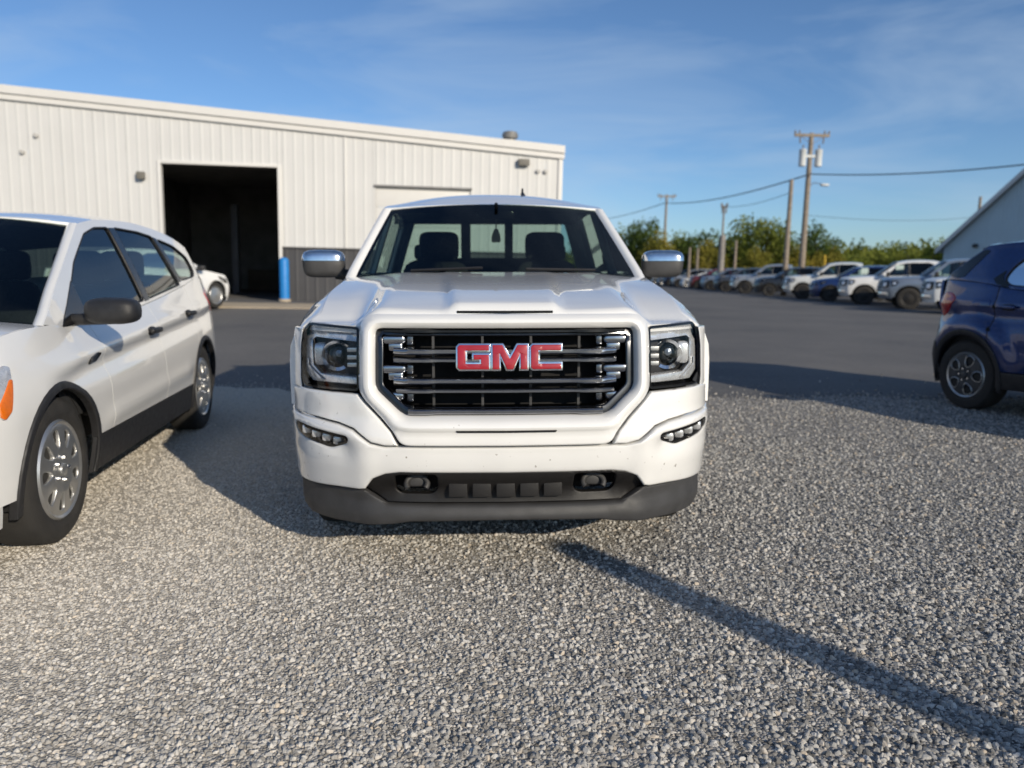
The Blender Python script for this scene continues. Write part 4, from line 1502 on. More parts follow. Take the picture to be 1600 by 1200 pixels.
def service_building():
    root = empty('service_building', (-7.2, 24.4, .41), R(7), TILT)
    tag(root, 'white metal service building with an open garage door and grey base band', 'building')
    Wd = .9144
    doors = [(-3.55, -.12, 4.08), (2.86, 5.84, 3.60)]

    def sheet_panel(xa, xb, za, zfn, nm, m, y=0.0):
        """one ribbed sheet: flat pans with raised ribs"""
        prof = []
        n = max(1, int(round((xb - xa) / .3048)))
        pitch = (xb - xa) / n
        for i in range(n):
            x = xa + i * pitch
            prof += [(x, 0), (x + .10 * pitch / .3048 * .35, -.007), (x + .10 * pitch / .3048 * .75, -.007), (x + .10 * pitch / .3048 * 1.1, 0)]
        prof.append((xb - .003, 0))
        V = []
        for x, d in prof:
            V.append((x, y + d, za))
            V.append((x, y + d, zfn(x)))
        Fc = [(2 * i, 2 * i + 2, 2 * i + 3, 2 * i + 1) for i in range(len(prof) - 1)]
        return mk(nm, V, Fc, m, root, smooth=False)
    x = -14.6
    edges = []
    while x < 8.6:
        edges.append(x)
        x += Wd
    edges.append(8.71)
    for a, b in zip(edges[:-1], edges[1:]):
        segs = [(a, b)]
        cuts = sorted({a, b} | {d for dd in doors for d in dd[:2] if a < d < b})
        for c0, c1 in zip(cuts[:-1], cuts[1:]):
            md = (c0 + c1) / 2
            dd = [d for d in doors if d[0] < md < d[1]]
            z0 = dd[0][2] if dd else 1.66
            sheet_panel(c0, c1, z0, rake, 'wall_panel', WALLM)
            if not dd:
                sheet_panel(c0, c1, -.4, lambda x: 1.66, 'base_panel', WAINS, .012)
    # drip trim between band and sheets, corner trim, rake trim
    for c0, c1 in ((-14.6, -3.62), (-.05, 2.80), (5.9, 8.72)):
        box('drip_trim', (c0, -.045, 1.64), (c1, .0, 1.685), WAINS, root, .005)
    box('corner_trim', (8.66, -.05, -.3), (8.80, .10, rake(8.7) + .02), TRIMW, root, .01)
    L = 23.4
    for (z_a, z_b, yy, mm) in ((0, .16, -.10, TRIMW), (.17, .40, -.16, TRIMW)):
        V = []
        for xx in (-14.7, 8.84):
            for y_, z_ in ((yy, z_a), (yy, z_b), (.3, z_b), (.3, z_a)):
                V.append((xx, y_, rake(xx) + z_))
        mk('rake_trim', V, [(0, 1, 5, 4), (1, 2, 6, 5), (2, 3, 7, 6), (3, 0, 4, 7), (0, 3, 2, 1), (4, 5, 6, 7)], mm, root, smooth=False)
    # roof and the remaining walls
    V = [(-14.7, .0, rake(-14.7) + .35), (8.84, 0, rake(8.84) + .35), (8.84, 30, rake(8.84) + .35), (-14.7, 30, rake(-14.7) + .35)]
    mk('roof', V, [(0, 1, 2, 3)], WALLM, root, smooth=False)
    V = [(8.71, .06, -.4), (8.71, 30, -.4), (8.71, 30, rake(8.71)), (8.71, .06, rake(8.71))]
    mk('side_wall', V, [(0, 1, 2, 3)], WALLM, root, smooth=False)
    V = [(-14.6, 30, -.4), (8.71, 30, -.4), (8.71, 30, rake(8.71)), (-14.6, 30, rake(-14.6))]
    mk('back_wall', V, [(0, 1, 2, 3)], WALLM, root, smooth=False)
    V = [(-14.6, .06, -.4), (-14.6, 30, -.4), (-14.6, 30, rake(-14.6)), (-14.6, .06, rake(-14.6))]
    mk('side_wall', V, [(0, 1, 2, 3)], WALLM, root, smooth=False)
    # garage opening: jambs, dark room
    a, b, h = doors[0]
    for xx in (a, b):
        sg = -1 if xx == a else 1
        box('door_jamb', (min(xx, xx + sg * .10), -.06, -.02), (max(xx, xx + sg * .10), .14, h + .10), TRIMW, root, .008)
    box('door_head', (a, -.06, h), (b, .14, h + .10), TRIMW, root, .008)
    Vr = [(a - 2.5, .07, -.02), (b + 2.5, .07, -.02), (b + 2.5, 12, -.02), (a - 2.5, 12, -.02), (a - 2.5, .07, 4.6), (b + 2.5, .07, 4.6), (b + 2.5, 12, 4.6), (a - 2.5, 12, 4.6)]
    mk('garage_room', Vr, [(1, 2, 6, 5), (2, 3, 7, 6), (3, 0, 4, 7), (4, 5, 6, 7)], GARIN, root, smooth=False)
    mk('garage_floor', [(a - 2.5, -.02, .0), (b + 2.5, -.02, .0), (b + 2.5, 12, .0), (a - 2.5, 12, .0)], [(0, 1, 2, 3)], GARFL, root, smooth=False)
    # inner front lining so that no daylight leaks past the jambs
    for x0, x1, z0, z1 in ((a - 2.5, a - .02, -.02, 4.6), (b + .02, b + 2.5, -.02, 4.6), (a - .02, b + .02, h + .05, 4.6)):
        mk('garage_lining', [(x0, .10, z0), (x1, .10, z0), (x1, .10, z1), (x0, .10, z1)], [(0, 1, 2, 3)], GARIN, root, smooth=False)
    # what stands in the gloom: lift posts and a bench
    for xx in (a + .75, b - .75):
        box('lift_post', (xx - .12, 6.0, 0), (xx + .12, 6.3, 3.4), mat('lift_grey', (.10, .10, .11), .5, noise=(3, .2)), root, .02)
    box('work_bench', (a + .2, 10.8, .0), (b - .2, 11.6, .95), mat('bench_brown', (.10, .08, .06), .7, noise=(3, .3)), root, .02)
    # closed second door: sections with reveal, header bar coloured dark as a shadowed gap
    a, b, h = doors[1]
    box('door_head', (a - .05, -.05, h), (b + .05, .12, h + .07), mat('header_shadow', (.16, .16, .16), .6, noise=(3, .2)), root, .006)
    for k in range(6):
        box('door_section', (a, .05, k * .6), (b, .09, k * .6 + .592), TRIMW, root, .006)
    # sheet joint cover
    box('joint_strip', (1.90, -.036, 1.69), (1.95, -.004, rake(1.9) - .02), TRIMW, root, .004)
    # lights and small fixtures on the wall
    LG = mat('fixture_bronze', (.16, .15, .13), .5, noise=(8, .2))
    for (x_, z_, w_, h_) in ((7.53, 4.52, .36, .20), (-4.11, 3.69, .22, .22)):
        f = box('wall_light', (x_ - w_ / 2, -.20, z_ - h_ / 2), (x_ + w_ / 2, -.02, z_ + h_ / 2), LG, root, .03)
        gridpatch('light_lens', lambda u, v: (x_ + u * w_ * .4, lerp(-.205, -.12, v), z_ - h_ / 2 - .002), 2, 2, LAMPWHITE, f)
    for (x_, z_) in ((-7.44, 4.25), (-7.03, 4.74), (8.0, 4.27), (8.25, 4.27)):
        lathe('wall_fixture', [(-.10, .05), (-.08, .07), (.0, .07)], mat('fixture_grey', (.5, .49, .47), .5, noise=(8, .2)), root, 12, (x_, 0, z_), 'y', 1)
    # turbine vent
    vz = rake(6.9) + .36
    v = lathe('roof_vent', [(0, .16), (.22, .15), (.24, .24), (.34, .27), (.44, .22), (.48, .05), (.49, .0001)], mat('vent_galvanised', (.34, .33, .31), .5, metal=.6, noise=(6, .3)), root, 16, (7.15, .6, vz - .05), 'z')
    # concrete apron
    box('concrete_apron', (-14.5, -4.4, -.42), (8.6, -.02, -.006), CONC, root, .02)


service_building()


def bollard(x, y, lab):
    z = gz(x, y)
    root = empty('bollard', (x, y, z + .05), 0, TILT)
    tag(root, lab, 'bollard')
    lathe('post', [(0, .15), (1.18, .15), (1.24, .135), (1.285, .09), (1.30, .0001)], BLUEP, root, 20, (0, 0, 0), 'z')
    lathe('base_collar', [(-.1, .19), (.03, .19), (.04, .15)], CONC, root, 20, (0, 0, 0), 'z')


bollard(-7.02, 23.85, 'blue steel bollard guarding the open garage door')


# ------------------------------------------------------------------ barn at the right
def barn():
    SH = mat('barn_siding', (.50, .61, .66), .6, noise=(.8, .06))
    RFM = mat('barn_roof_grey', (.34, .35, .36), .5, noise=(2, .2))
    E0 = Vector((27.9, 50.4, 0))
    ang = math.atan2(-.92, .40)          # the gable wall runs towards the camera's right
    root = empty('barn', (E0.x, E0.y, gz(E0.x, E0.y)), ang, 0)
    tag(root, 'pale steep-roofed metal barn with its gable end in shade', 'barn')
    root.rotation_euler = (0, TILT * .5, ang)
    Wg, ev, pk = 13.0, 3.15, 8.7
    # gable sheets, each its own
    n = 14
    hgt = lambda x: ev + (pk - ev) * (1 - abs(x - Wg / 2) / (Wg / 2))
    for i in range(n):
        a, b = Wg * i / n, Wg * (i + 1) / n
        cs = [a] + ([Wg / 2] if a < Wg / 2 < b else []) + [b - .004]
        V, d = [], .0
        pts = []
        for k in range(4):
            x0 = lerp(a, b, k / 4)
            pts += [(x0, 0), (x0 + .03, -.02), (x0 + .08, -.02), (x0 + .11, 0)]
        pts.append((b - .004, 0))
        for x_, d_ in pts:
            V += [(x_, d_, -.5), (x_, d_, hgt(x_))]
        mk('gable_panel', V, [(2 * q, 2 * q + 2, 2 * q + 3, 2 * q + 1) for q in range(len(pts) - 1)], SH, root, smooth=False)
    for sg in (0, 1):
        xe = -.35 if sg == 0 else Wg + .35
        ze = ev - .35 * (pk - ev) / (Wg / 2)
        V = [(xe, -.35, ze + .04), (Wg / 2, -.35, pk + .04), (Wg / 2, 16, pk + .04), (xe, 16, ze + .04), (xe, -.35, ze + .26), (Wg / 2, -.35, pk + .28), (Wg / 2, 16, pk + .28), (xe, 16, ze + .26)]
        mk('roof_slope', V, [(0, 1, 5, 4), (1, 2, 6, 5), (2, 3, 7, 6), (3, 0, 4, 7), (4, 5, 6, 7), (0, 3, 2, 1)], RFM, root, smooth=False)
        V = [(xe, -.39, ze - .02), (Wg / 2, -.39, pk - .02), (Wg / 2, -.39, pk + .30), (xe, -.39, ze + .28), (xe, -.355, ze - .02), (Wg / 2, -.355, pk - .02), (Wg / 2, -.355, pk + .30), (xe, -.355, ze + .28)]
        mk('rake_board', V, [(0, 1, 2, 3), (7, 6, 5, 4), (0, 4, 5, 1), (2, 6, 7, 3), (0, 3, 7, 4), (1, 5, 6, 2)], TRIMW, root, smooth=False)
        xw = 0 if sg == 0 else Wg
        mk('side_wall', [(xw, 0.02, -.5), (xw, 16, -.5), (xw, 16, ev), (xw, 0.02, ev)], [(0, 1, 2, 3)], SH, root, smooth=False)
    blob('wall_lamp', (2.2, -.15, 3.3), (.25, .25, .25), PLASTIC2, root)
    tube('roof_pipe', [(3.4, 1.2, hgt(3.4)), (3.4, 1.2, hgt(3.4) + 1.2)], .04, SATIN, root, n=8)


barn()


# ------------------------------------------------------------------ copies
def kids(o):
    return [c for c in bpy.data.objects if c.parent == o]


def copy_tree(o, parent=None, swap=None, table=None):
    c = o.copy()
    col.objects.link(c)
    c.parent = parent
    if swap and c.type == 'MESH' and c.data.materials and c.data.materials[0] == swap[0]:
        c.material_slots[0].link = 'OBJECT'
        c.material_slots[0].material = swap[1]
    for ch in table.get(o.name, []):
        copy_tree(ch, c, swap, table)
    return c


def tree_table():
    t = {}
    for o in bpy.data.objects:
        if o.parent:
            t.setdefault(o.parent.name, []).append(o)
    return t


# ------------------------------------------------------------------ the long row of parked vehicles
PROW = mat('paint_row', (.78, .78, .77), .28, coat=.7, noise=(3.0, .05))


def row_front(B, root, spec):
    """grille, lamps and bumper laid on the nose of a row vehicle"""
    for sx in (1, -1):
        q = lambda P: P if sx > 0 else mirror(P)
        f = lambda off: (lambda x, z: (x, B.F(x, z) + off, z))
        h = panel('headlamp', q(smooth_loop(spec['lamp'], .03)), f(-.012), GLOSSBLACK, root, step=.08, thick=.03)
        panel('lamp_bulb', q(smooth_loop(offset_loop(spec['lamp'], -.065), .02)), f(-.018), LAMPWHITE, h, step=.08, thick=.008)
        wr_ = smooth_loop(spec['wrap'], .03)
        w = panel('headlamp_side', wr_, lambda y, z: (sx * (B.W(y, z) + .008), y, z), GLOSSBLACK, root, step=.08, back=(-sx, 0, 0), thick=.01)
        panel('side_marker', smooth_loop(offset_loop(spec['wrap'], -.06), .01), lambda y, z: (sx * (B.W(y, z) + .012), y, z), LAMPWHITE, w, step=.08, back=(-sx, 0, 0), thick=.004)
    g = spec['grille']
    gr = panel('grille', smooth_loop([(-g[0], g[2]), (g[0], g[2]), (g[1], g[3]), (-g[1], g[3])], .04), lambda x, z: (x, B.F(x, z) - .014, z), PLASTIC, root, step=.08, thick=.03)
    n = 3
    for k in range(n):
        z = lerp(g[2], g[3], (k + .5) / n)
        bar('grille_bar', [(x, B.F(x, z) - .03, z) for x in np.linspace(-g[1] * .95, g[1] * .95, 9)], [(0, -.018), (-.01, 0), (0, .018), (.03, .018), (.03, -.018)], spec.get('gm', SATIN), gr)
    b = spec['bumper']
    bar('bumper', [(x, B.F(x, (b[0] + b[1]) / 2) - .03, (b[0] + b[1]) / 2) for x in np.linspace(-b[2], b[2], 13)],
        [(.06, -(b[1] - b[0]) / 2), (0, -(b[1] - b[0]) / 2 + .02), (-.01, 0), (0, (b[1] - b[0]) / 2 - .02), (.06, (b[1] - b[0]) / 2)], spec.get('bm', CHROME), root)


def proto_pickup():
    root = empty('pickup_truck')
    B = Body(L=5.85, lo=True, step=.14, plan=[(0, .92), (.35, .97), (.9, 1.0), (1.5, .985), (4.0, .985), (5.8, .97)],
             belt=[(.2, 1.13), (.5, 1.17), (1.0, 1.205), (1.5, 1.225), (2.0, 1.20), (2.6, 1.235), (5.8, 1.30)], zmid=.74, low=.06, shr=.07, spow=4, tum=.28, tum2=.05,
             nose_s=[(.3, .40), (.7, .34), (1.13, .36)], nose_c=[(.3, .1), (.7, .0), (1.13, .08)], npow=4, yn=.36, zf=.48, zfb=.42, fw=.98, rw=4.66, wr=.42, aR=.49, z0=.48, rk=.10,
             doors=(1.55, 2.62, 3.62), A0=(1.5, 1.225), A1=(2.22, 1.80), roof=[(2.22, 1.80), (2.6, 1.865), (3.1, 1.88), (3.55, 1.865), (3.76, 1.81)], D1=(3.76, 1.81), D0=(3.84, 1.24),
             hood_crown=[(.2, .07), (1.5, .06)], tail_s=[(.3, 5.78), (1.3, 5.78)], tail_c=[(.3, 5.84), (1.3, 5.82)], zr=.55, zrb=.5, bed_z=1.33, bed_y0=3.90, pickup=True, decrown=.02, rpillar=.10, rpmat=None,
             windows=[('f', smooth_loop([(1.75, 1.245), (2.25, 1.715), (2.58, 1.79), (2.58, 1.27)], .03), GLASS_SIDE), ('r', smooth_loop([(2.68, 1.28), (2.68, 1.795), (3.40, 1.795), (3.58, 1.72), (3.60, 1.29)], .03), GLASS_DARK)],
             pillars=[[(2.585, 1.26), (2.585, 1.79), (2.675, 1.795), (2.675, 1.27)]], handles=[(2.45, 1.10, None), (3.46, 1.12, None)], mirror=((1.13, 1.84, 1.33), (.24, .15, .20), PLASTIC),
             rgm=GLASS_DARK, own_front=None, wsbow=.15, roofcrown=.05, winset=.03, fw_style='dark', rim=.245, ww=.27, steer=(0, 0, 0), seats=[])
    B.build(root, PROW)
    row_front(B, root, dict(lamp=[(.62, 1.09), (.90, 1.09), (.92, .86), (.80, .80), (.64, .86)], wrap=[(.36, .86), (.36, 1.10), (.56, 1.10), (.62, 1.03), (.52, .90)],
                            grille=(.58, .60, .72, 1.10), bumper=(.52, .68, .90)))
    return root


def proto_suv():
    root = empty('sport_utility')
    B = Body(L=4.75, lo=True, step=.14, plan=[(0, .80), (.3, .90), (.7, .945), (1.5, .95), (3.6, .95), (4.3, .90), (4.7, .82)],
             belt=[(.15, .98), (.5, 1.06), (1.0, 1.11), (1.4, 1.12), (2.0, 1.11), (3.0, 1.15), (4.0, 1.2), (4.7, 1.2)], zmid=.68, low=.06, shr=.07, tum=.30, tum2=.08,
             nose_s=[(.25, .42), (.6, .38), (1.0, .42)], nose_c=[(.25, .08), (.6, 0), (1.0, .09)], yn=.42, zf=.36, zfb=.25, fw=.90, rw=3.72, wr=.37, aR=.42, z0=.42, rk=.14,
             doors=(1.48, 2.5, 3.42), A0=(1.25, 1.12), A1=(2.0, 1.60), roof=[(2.0, 1.60), (2.4, 1.66), (3.0, 1.67), (3.8, 1.62), (4.22, 1.54)], D1=(4.22, 1.54), D0=(4.5, 1.2),
             hood_crown=[(.1, .05), (1.4, .06)], tail_s=[(.25, 4.5), (.7, 4.58), (1.2, 4.5)], tail_c=[(.25, 4.66), (.6, 4.75), (1.2, 4.64)], zr=.40, zrb=.3, decrown=.02, rpillar=.06, rpmat=None,
             windows=[('f', smooth_loop([(1.55, 1.15), (2.05, 1.53), (2.46, 1.59), (2.46, 1.16)], .03), GLASS_SIDE), ('r', smooth_loop([(2.56, 1.165), (2.56, 1.595), (3.2, 1.59), (3.36, 1.2)], .03), GLASS_DARK),
                      ('q', smooth_loop([(3.46, 1.21), (3.32, 1.58), (3.75, 1.545), (4.05, 1.42), (4.02, 1.25)], .03), GLASS_DARK)],
             pillars=[[(2.465, 1.15), (2.465, 1.59), (2.555, 1.595), (2.555, 1.16)]], handles=[(2.34, 1.0, None), (3.26, 1.02, None)], mirror=((1.06, 1.62, 1.18), (.22, .15, .16), PLASTIC),
             rgm=GLASS_DARK, own_front=None, wsbow=.18, roofcrown=.05, winset=.03, fw_style='dark', rim=.235, ww=.23, clad=PLASTIC, cladw=.05, steer=(0, 0, 0), seats=[])
    B.build(root, PROW)
    row_front(B, root, dict(lamp=[(.50, .90), (.78, .93), (.82, .82), (.56, .78)], wrap=[(.44, .82), (.44, .95), (.72, 1.0), (.70, .92), (.55, .84)], grille=(.46, .48, .68, .92), bumper=(.30, .42, .70), bm=PLASTIC2))
    return root


def proto_sedan():
    root = empty('sedan_car')
    B = Body(L=4.55, lo=True, step=.13, plan=[(0, .72), (.3, .84), (.7, .895), (1.5, .90), (3.4, .90), (4.1, .85), (4.5, .74)],
             belt=[(.15, .70), (.4, .80), (.8, .87), (1.25, .93), (1.7, .92), (2.6, .95), (3.4, .99), (3.9, 1.0), (4.4, .97)], zmid=.55, low=.05, shr=.08, tum=.40, tum2=.12,
             nose_s=[(.18, .46), (.45, .40), (.8, .46)], nose_c=[(.18, .08), (.45, 0), (.8, .14)], npow=2.2, yn=.46, zf=.28, zfb=.18, fw=.88, rw=3.50, wr=.325, aR=.365, z0=.34, rk=.12,
             doors=(1.42, 2.38, 3.20), A0=(1.15, .93), A1=(1.95, 1.33), roof=[(1.95, 1.33), (2.3, 1.38), (2.7, 1.385), (3.1, 1.34), (3.35, 1.28)], D1=(3.35, 1.28), D0=(4.0, 1.0),
             hood_crown=[(.1, .05), (1.3, .06)], tail_s=[(.25, 4.2), (.6, 4.3), (1.0, 4.24)], tail_c=[(.25, 4.42), (.6, 4.52), (1.0, 4.46)], zr=.34, zrb=.25, decrown=.02, rpillar=.05, rpmat=None,
             windows=[('f', smooth_loop([(1.5, .955), (2.02, 1.28), (2.34, 1.32), (2.34, .965)], .03), GLASS_SIDE), ('r', smooth_loop([(2.44, .97), (2.44, 1.325), (2.85, 1.31), (3.22, 1.20), (3.40, 1.02)], .03), GLASS_SIDE)],
             pillars=[[(2.345, .96), (2.345, 1.32), (2.435, 1.325), (2.435, .965)]], handles=[(2.2, .82, None), (3.05, .85, None)], mirror=((.99, 1.52, .99), (.18, .13, .13), PLASTIC),
             rgm=GLASS_DARK, own_front=None, wsbow=.18, roofcrown=.04, winset=.03, fw_style='hubcap', rim=.22, ww=.21, steer=(0, 0, 0), seats=[])
    B.build(root, PROW)
    row_front(B, root, dict(lamp=[(.48, .66), (.74, .70), (.78, .60), (.55, .56)], wrap=[(.48, .60), (.48, .72), (.78, .80), (.74, .70), (.58, .62)], grille=(.44, .46, .42, .60), bumper=(.22, .32, .66), bm=PLASTIC2))
    return root


C_ = {'white': (.78, .78, .77), 'silver': (.36, .38, .41), 'blue': (.012, .035, .14), 'black': (.012, .012, .014), 'grey': (.07, .075, .085), 'steel': (.22, .26, .32), 'red': (.16, .012, .014), 'pearl': (.62, .64, .64), 'navy': (.012, .02, .06)}
PC = {k: mat('paint_row_' + k, v, .3, metal=.0 if k in ('white', 'pearl', 'black', 'red') else .5, coat=.8, noise=(4, .12)) for k, v in C_.items()}
pp, ps, pd = proto_pickup(), proto_suv(), proto_sedan()
TBL = tree_table()
GRP = 'vehicles parked in the long row across the lot'
ROW = [  # front wheel y, kind, paint, turn, label
    (24.9, pp, 'white', -5, 'white pickup heading the row, just past the blue crossover tail lamp', 0),
    (29.0, pp, 'steel', 0, 'steel grey pickup parked between two white pickups in the row', 0),
    (32.8, pp, 'white', -1, 'white crew-cab pickup with pale sticker in its side window, in the row', 1),
    (36.4, ps, 'blue', 1, 'dark blue sport utility with pale sticker parked behind the white crew-cab pickup', 1),
    (40.0, pp, 'pearl', 0, 'off-white pickup between the dark blue sport utility and the black one', 0),
    (45.4, ps, 'black', 1, 'black sport utility in the row, next past the off-white pickup', 0),
    (50.4, pp, 'silver', 0, 'silver pickup in the row, next past the black sport utility', 0),
    (55.2, ps, 'grey', 0, 'charcoal sport utility in the row, next past the silver pickup', 0),
    (59.4, ps, 'steel', 0, 'blue-grey sport utility in the row beside the charcoal one', 0),
    (63.4, ps, 'red', 0, 'dark red sport utility far along the row', 0),
    (67.4, pd, 'white', 0, 'white sedan far along the row past the dark red sport utility', 0),
    (71.4, ps, 'silver', 0, 'silver sport utility far along the row past the white sedan', 0),
    (75.4, ps, 'navy', 0, 'navy sport utility far along the row past the silver sport utility', 0),
    (79.4, pd, 'steel', 0, 'blue-grey sedan far along the row past the navy sport utility', 0),
    (83.4, pd, 'silver', 0, 'silver sedan last but one in the row of parked vehicles', 0),
    (87.4, ps, 'pearl', 0, 'off-white sport utility closing the far end of the row', 0),
]
FWY = {pp.name: .98, ps.name: .90, pd.name: .88}
for (Y, pr, cl, turn, lab, stk) in ROW:
    c = copy_tree(pr, None, (PROW, PC[cl]), TBL)
    X = 14.9 + .012 * (Y - 30) - (.5 if Y < 26 else 0)
    a = R(-109 + turn + random.uniform(-1, 1))
    f = FWY[pr.name]
    wx, wy = .95 * math.cos(a) - f * math.sin(a), .95 * math.sin(a) + f * math.cos(a)
    c.location = (X - wx, Y - wy, gz(X + 1.5, Y))
    c.rotation_euler = (0, 0, a)
    tag(c, lab, 'pickup truck' if pr == pp else ('sedan' if pr == pd else 'sport utility'), GRP)
    if stk:
        x_, y_, z_ = (.80, 2.15, 1.42) if pr == pp else (.80, 2.2, 1.32)
        box('window_sticker', (x_, y_, z_), (x_ + .012, y_ + .30, z_ + .28), PAPER, c, 0)
# the white car by the garage door
c = copy_tree(pd, None, (PROW, PAINT_WHITE2), TBL)
c.location = (-7.9, 20.4, gz(-7.9, 19.4) + .03)
c.rotation_euler = (0, 0, R(161))
tag(c, 'white low sedan standing in front of the open garage door', 'sedan')
for o in (pp, ps, pd):          # the patterns themselves leave the scene
    for ch in [x for x in bpy.data.objects if x == o or x.parent == o or (x.parent and x.parent.parent == o)]:
        bpy.data.objects.remove(ch)

# ------------------------------------------------------------------ poles and wires
TRM = mat('transformer_grey', (.62, .64, .64), .45, noise=(4, .12))
INS = mat('insulator', (.20, .17, .15), .4, noise=(8, .2))


def pole(x, y, h, r, lab, arm=None, cans=False, lamp=False, name='utility_pole', m=None, sleeve=None):
    root = empty(name, (x, y, gz(x, y)), 0, TILT)
    tag(root, lab, 'utility pole' if name == 'utility_pole' else 'post')
    tube('shaft', [(0, 0, -.3), (0, 0, h * .5), (0, 0, h)], r, m or WOODPOLE, root, n=10, r_end=r * .66)
    if arm:
        w, za = arm
        ca = box('crossarm', (-w / 2, -.14, za - .09), (w / 2, -.02, za + .09), WOODPOLE, root, .01)
        for k in (-.48, -.36, .36, .48):
            lathe('insulator', [(0, .03), (.05, .07), (.10, .05), (.16, .06), (.20, .02), (.21, .0001)], INS, ca, 8, (w * k, -.08, za + .09), 'z')
        for k in (-.34, .34):
            tube('arm_brace', [(w * k, -.15, za - .06), (0, -.15, za - .55)], .018, INS, ca, n=5)
            tube('fuse_cutout', [(w * k, -.10, za - .10), (w * k * .96, -.10, za - .50)], .045, INS, ca, n=6)
    if cans:
        for sx in (-1, 1):
            t = lathe('transformer', [(0, .20), (.02, .22), (.95, .22), (.98, .24), (1.02, .24), (1.06, .15), (1.08, .0001)], TRM, root, 16, (sx * .50, -.10, h - 2.05), 'z')
            tube('bushing', [(sx * .50, -.10, h - .98), (sx * .50, -.10, h - .72)], .04, INS, t, n=6)
            box('hanger', (min(0, sx * .32), -.16, h - 1.5), (max(0, sx * .32), -.04, h - 1.35), TRM, t, .01)
    if lamp:
        tube('lamp_arm', [(0, 0, h * .67), (.35, -.1, h * .70), (.8, -.25, h * .69)], .03, SATIN, root, n=6)
        blob('lamp_head', (.95, -.3, h * .685), (.55, .28, .16), TRM, root, e=.6)
    if sleeve:
        tube('metal_sleeve', [(.02, -.02, sleeve[0]), (.02, -.02, sleeve[1])], sleeve[2], mat('sleeve_grey', (.27, .25, .23), .6, noise=(3, .25)), root, n=10)
    return root


pole(18.6, 50, 10.1, .21, 'tall leaning utility pole carrying two grey transformer cans and a crossarm', arm=(2.2, 9.95), cans=True, lamp=True)
pole(16.15, 46, 6.75, .17, 'bare wooden utility pole standing beside the transformer pole')
pole(18.45, 95, 10.7, .19, 'distant utility pole with a plain crossarm above the yellowing trees', arm=(2.2, 10.5))
pole(16.6, 62, 6.6, .10, 'utility pole with a grey metal sleeve round its foot', sleeve=(-.3, 4.3, .24), arm=(.5, 6.5))
pole(41.5, 70, 8.6, .18, 'utility pole rising behind the barn roof')
for x, y, h, lab in ((18.3, 64, 4.0, 'short grey post beside the sleeved utility pole'), (15.9, 70, 3.6, 'short grey post at the foot of the trees, nearer the chrome mirror'), (17.1, 72, 3.6, 'short grey post at the foot of the trees, between mirror and sleeved pole')):
    pole(x, y, h, .14, lab, name='fence_post')
g = empty('guy_guard', (20.6, 51, gz(20, 51)), 0, TILT)
tag(g, 'yellow guy-wire guard beside the transformer pole', 'marker')
tube('guard_tube', [(0, 0, 0), (-.16, 0, 2.6)], .06, mat('marker_yellow', (.62, .40, .03), .5, noise=(4, .2)), g, n=8)


def cable(a, b, sag, lab, r=.03):
    a, b = Vector(a), Vector(b)
    pts = [a.lerp(b, t) - Vector((0, 0, sag * 4 * t * (1 - t))) for t in [i / 28 for i in range(29)]]
    o = tube('power_cable', pts, r, WIRE, None, n=5)
    tag(o, lab, 'cable', 'overhead cables')


cable((18.55, 50, 7.35), (18.4, 95, 9.55), .55, 'thick overhead cable running from transformer pole to the distant crossarm pole', .045)
cable((18.4, 95, 9.55), (17, 190, 14.0), .8, 'overhead cable leaving the distant crossarm pole over the trees', .05)
cable((18.7, 50, 7.45), (32, 22, 7.6), 1.15, 'overhead cable running from transformer pole to above the barn', .035)
cable((16.25, 46, 5.9), (16.6, 62, 6.4), .25, 'thin line from the bare pole to the sleeved pole', .018)
cable((18.7, 50, 4.9), (41.5, 70, 6.2), .35, 'thin low line from transformer pole to the pole behind the barn', .014)

# slim post behind the camera: its shadow lies across the gravel
sp = empty('sign_post', (3.86, -1.24, 0))
tag(sp, 'round steel post that throws the long shadow across the gravel', 'post')
tube('post_tube', [(0, 0, -.1), (0, 0, 1.2), (0, 0, 2.22)], .09, SATIN, sp, n=12)
lathe('post_cap', [(0, .095), (.03, .093), (.05, .05), (.052, .0001)], PLASTIC, sp, 12, (0, 0, 2.21), 'z')


# ------------------------------------------------------------------ trees
def leaf_mat(name, cols):
    m = bpy.data.materials.new(name)
    m.use_nodes = True
    n, l = m.node_tree.nodes, m.node_tree.links
    n.clear()
    out = n.new('ShaderNodeOutputMaterial')
    df, tr = n.new('ShaderNodeBsdfDiffuse'), n.new('ShaderNodeBsdfTranslucent')
    mx = n.new('ShaderNodeMixShader')
    mx.inputs[0].default_value = .3
    r = n.new('ShaderNodeValToRGB')
    r.color_ramp.elements[0].color = (*cols[0], 1)
    r.color_ramp.elements[0].position = .28
    r.color_ramp.elements[1].color = (*cols[-1], 1)
    r.color_ramp.elements[1].position = .75
    for i, c in enumerate(cols[1:-1]):
        e = r.color_ramp.elements.new(.28 + .47 * (i + 1) / (len(cols) - 1))
        e.color = (*c, 1)
    ge, no = n.new('ShaderNodeNewGeometry'), n.new('ShaderNodeTexNoise')
    no.inputs['Scale'].default_value = .55
    no.inputs['Detail'].default_value = 6
    l.new(ge.outputs['Position'], no.inputs['Vector'])
    l.new(no.outputs['Fac'], r.inputs['Fac'])
    for b in (df, tr):
        l.new(r.outputs['Color'], b.inputs['Color'])
    l.new(df.outputs[0], mx.inputs[1])
    l.new(tr.outputs[0], mx.inputs[2])
    l.new(mx.outputs[0], out.inputs[0])
    return m


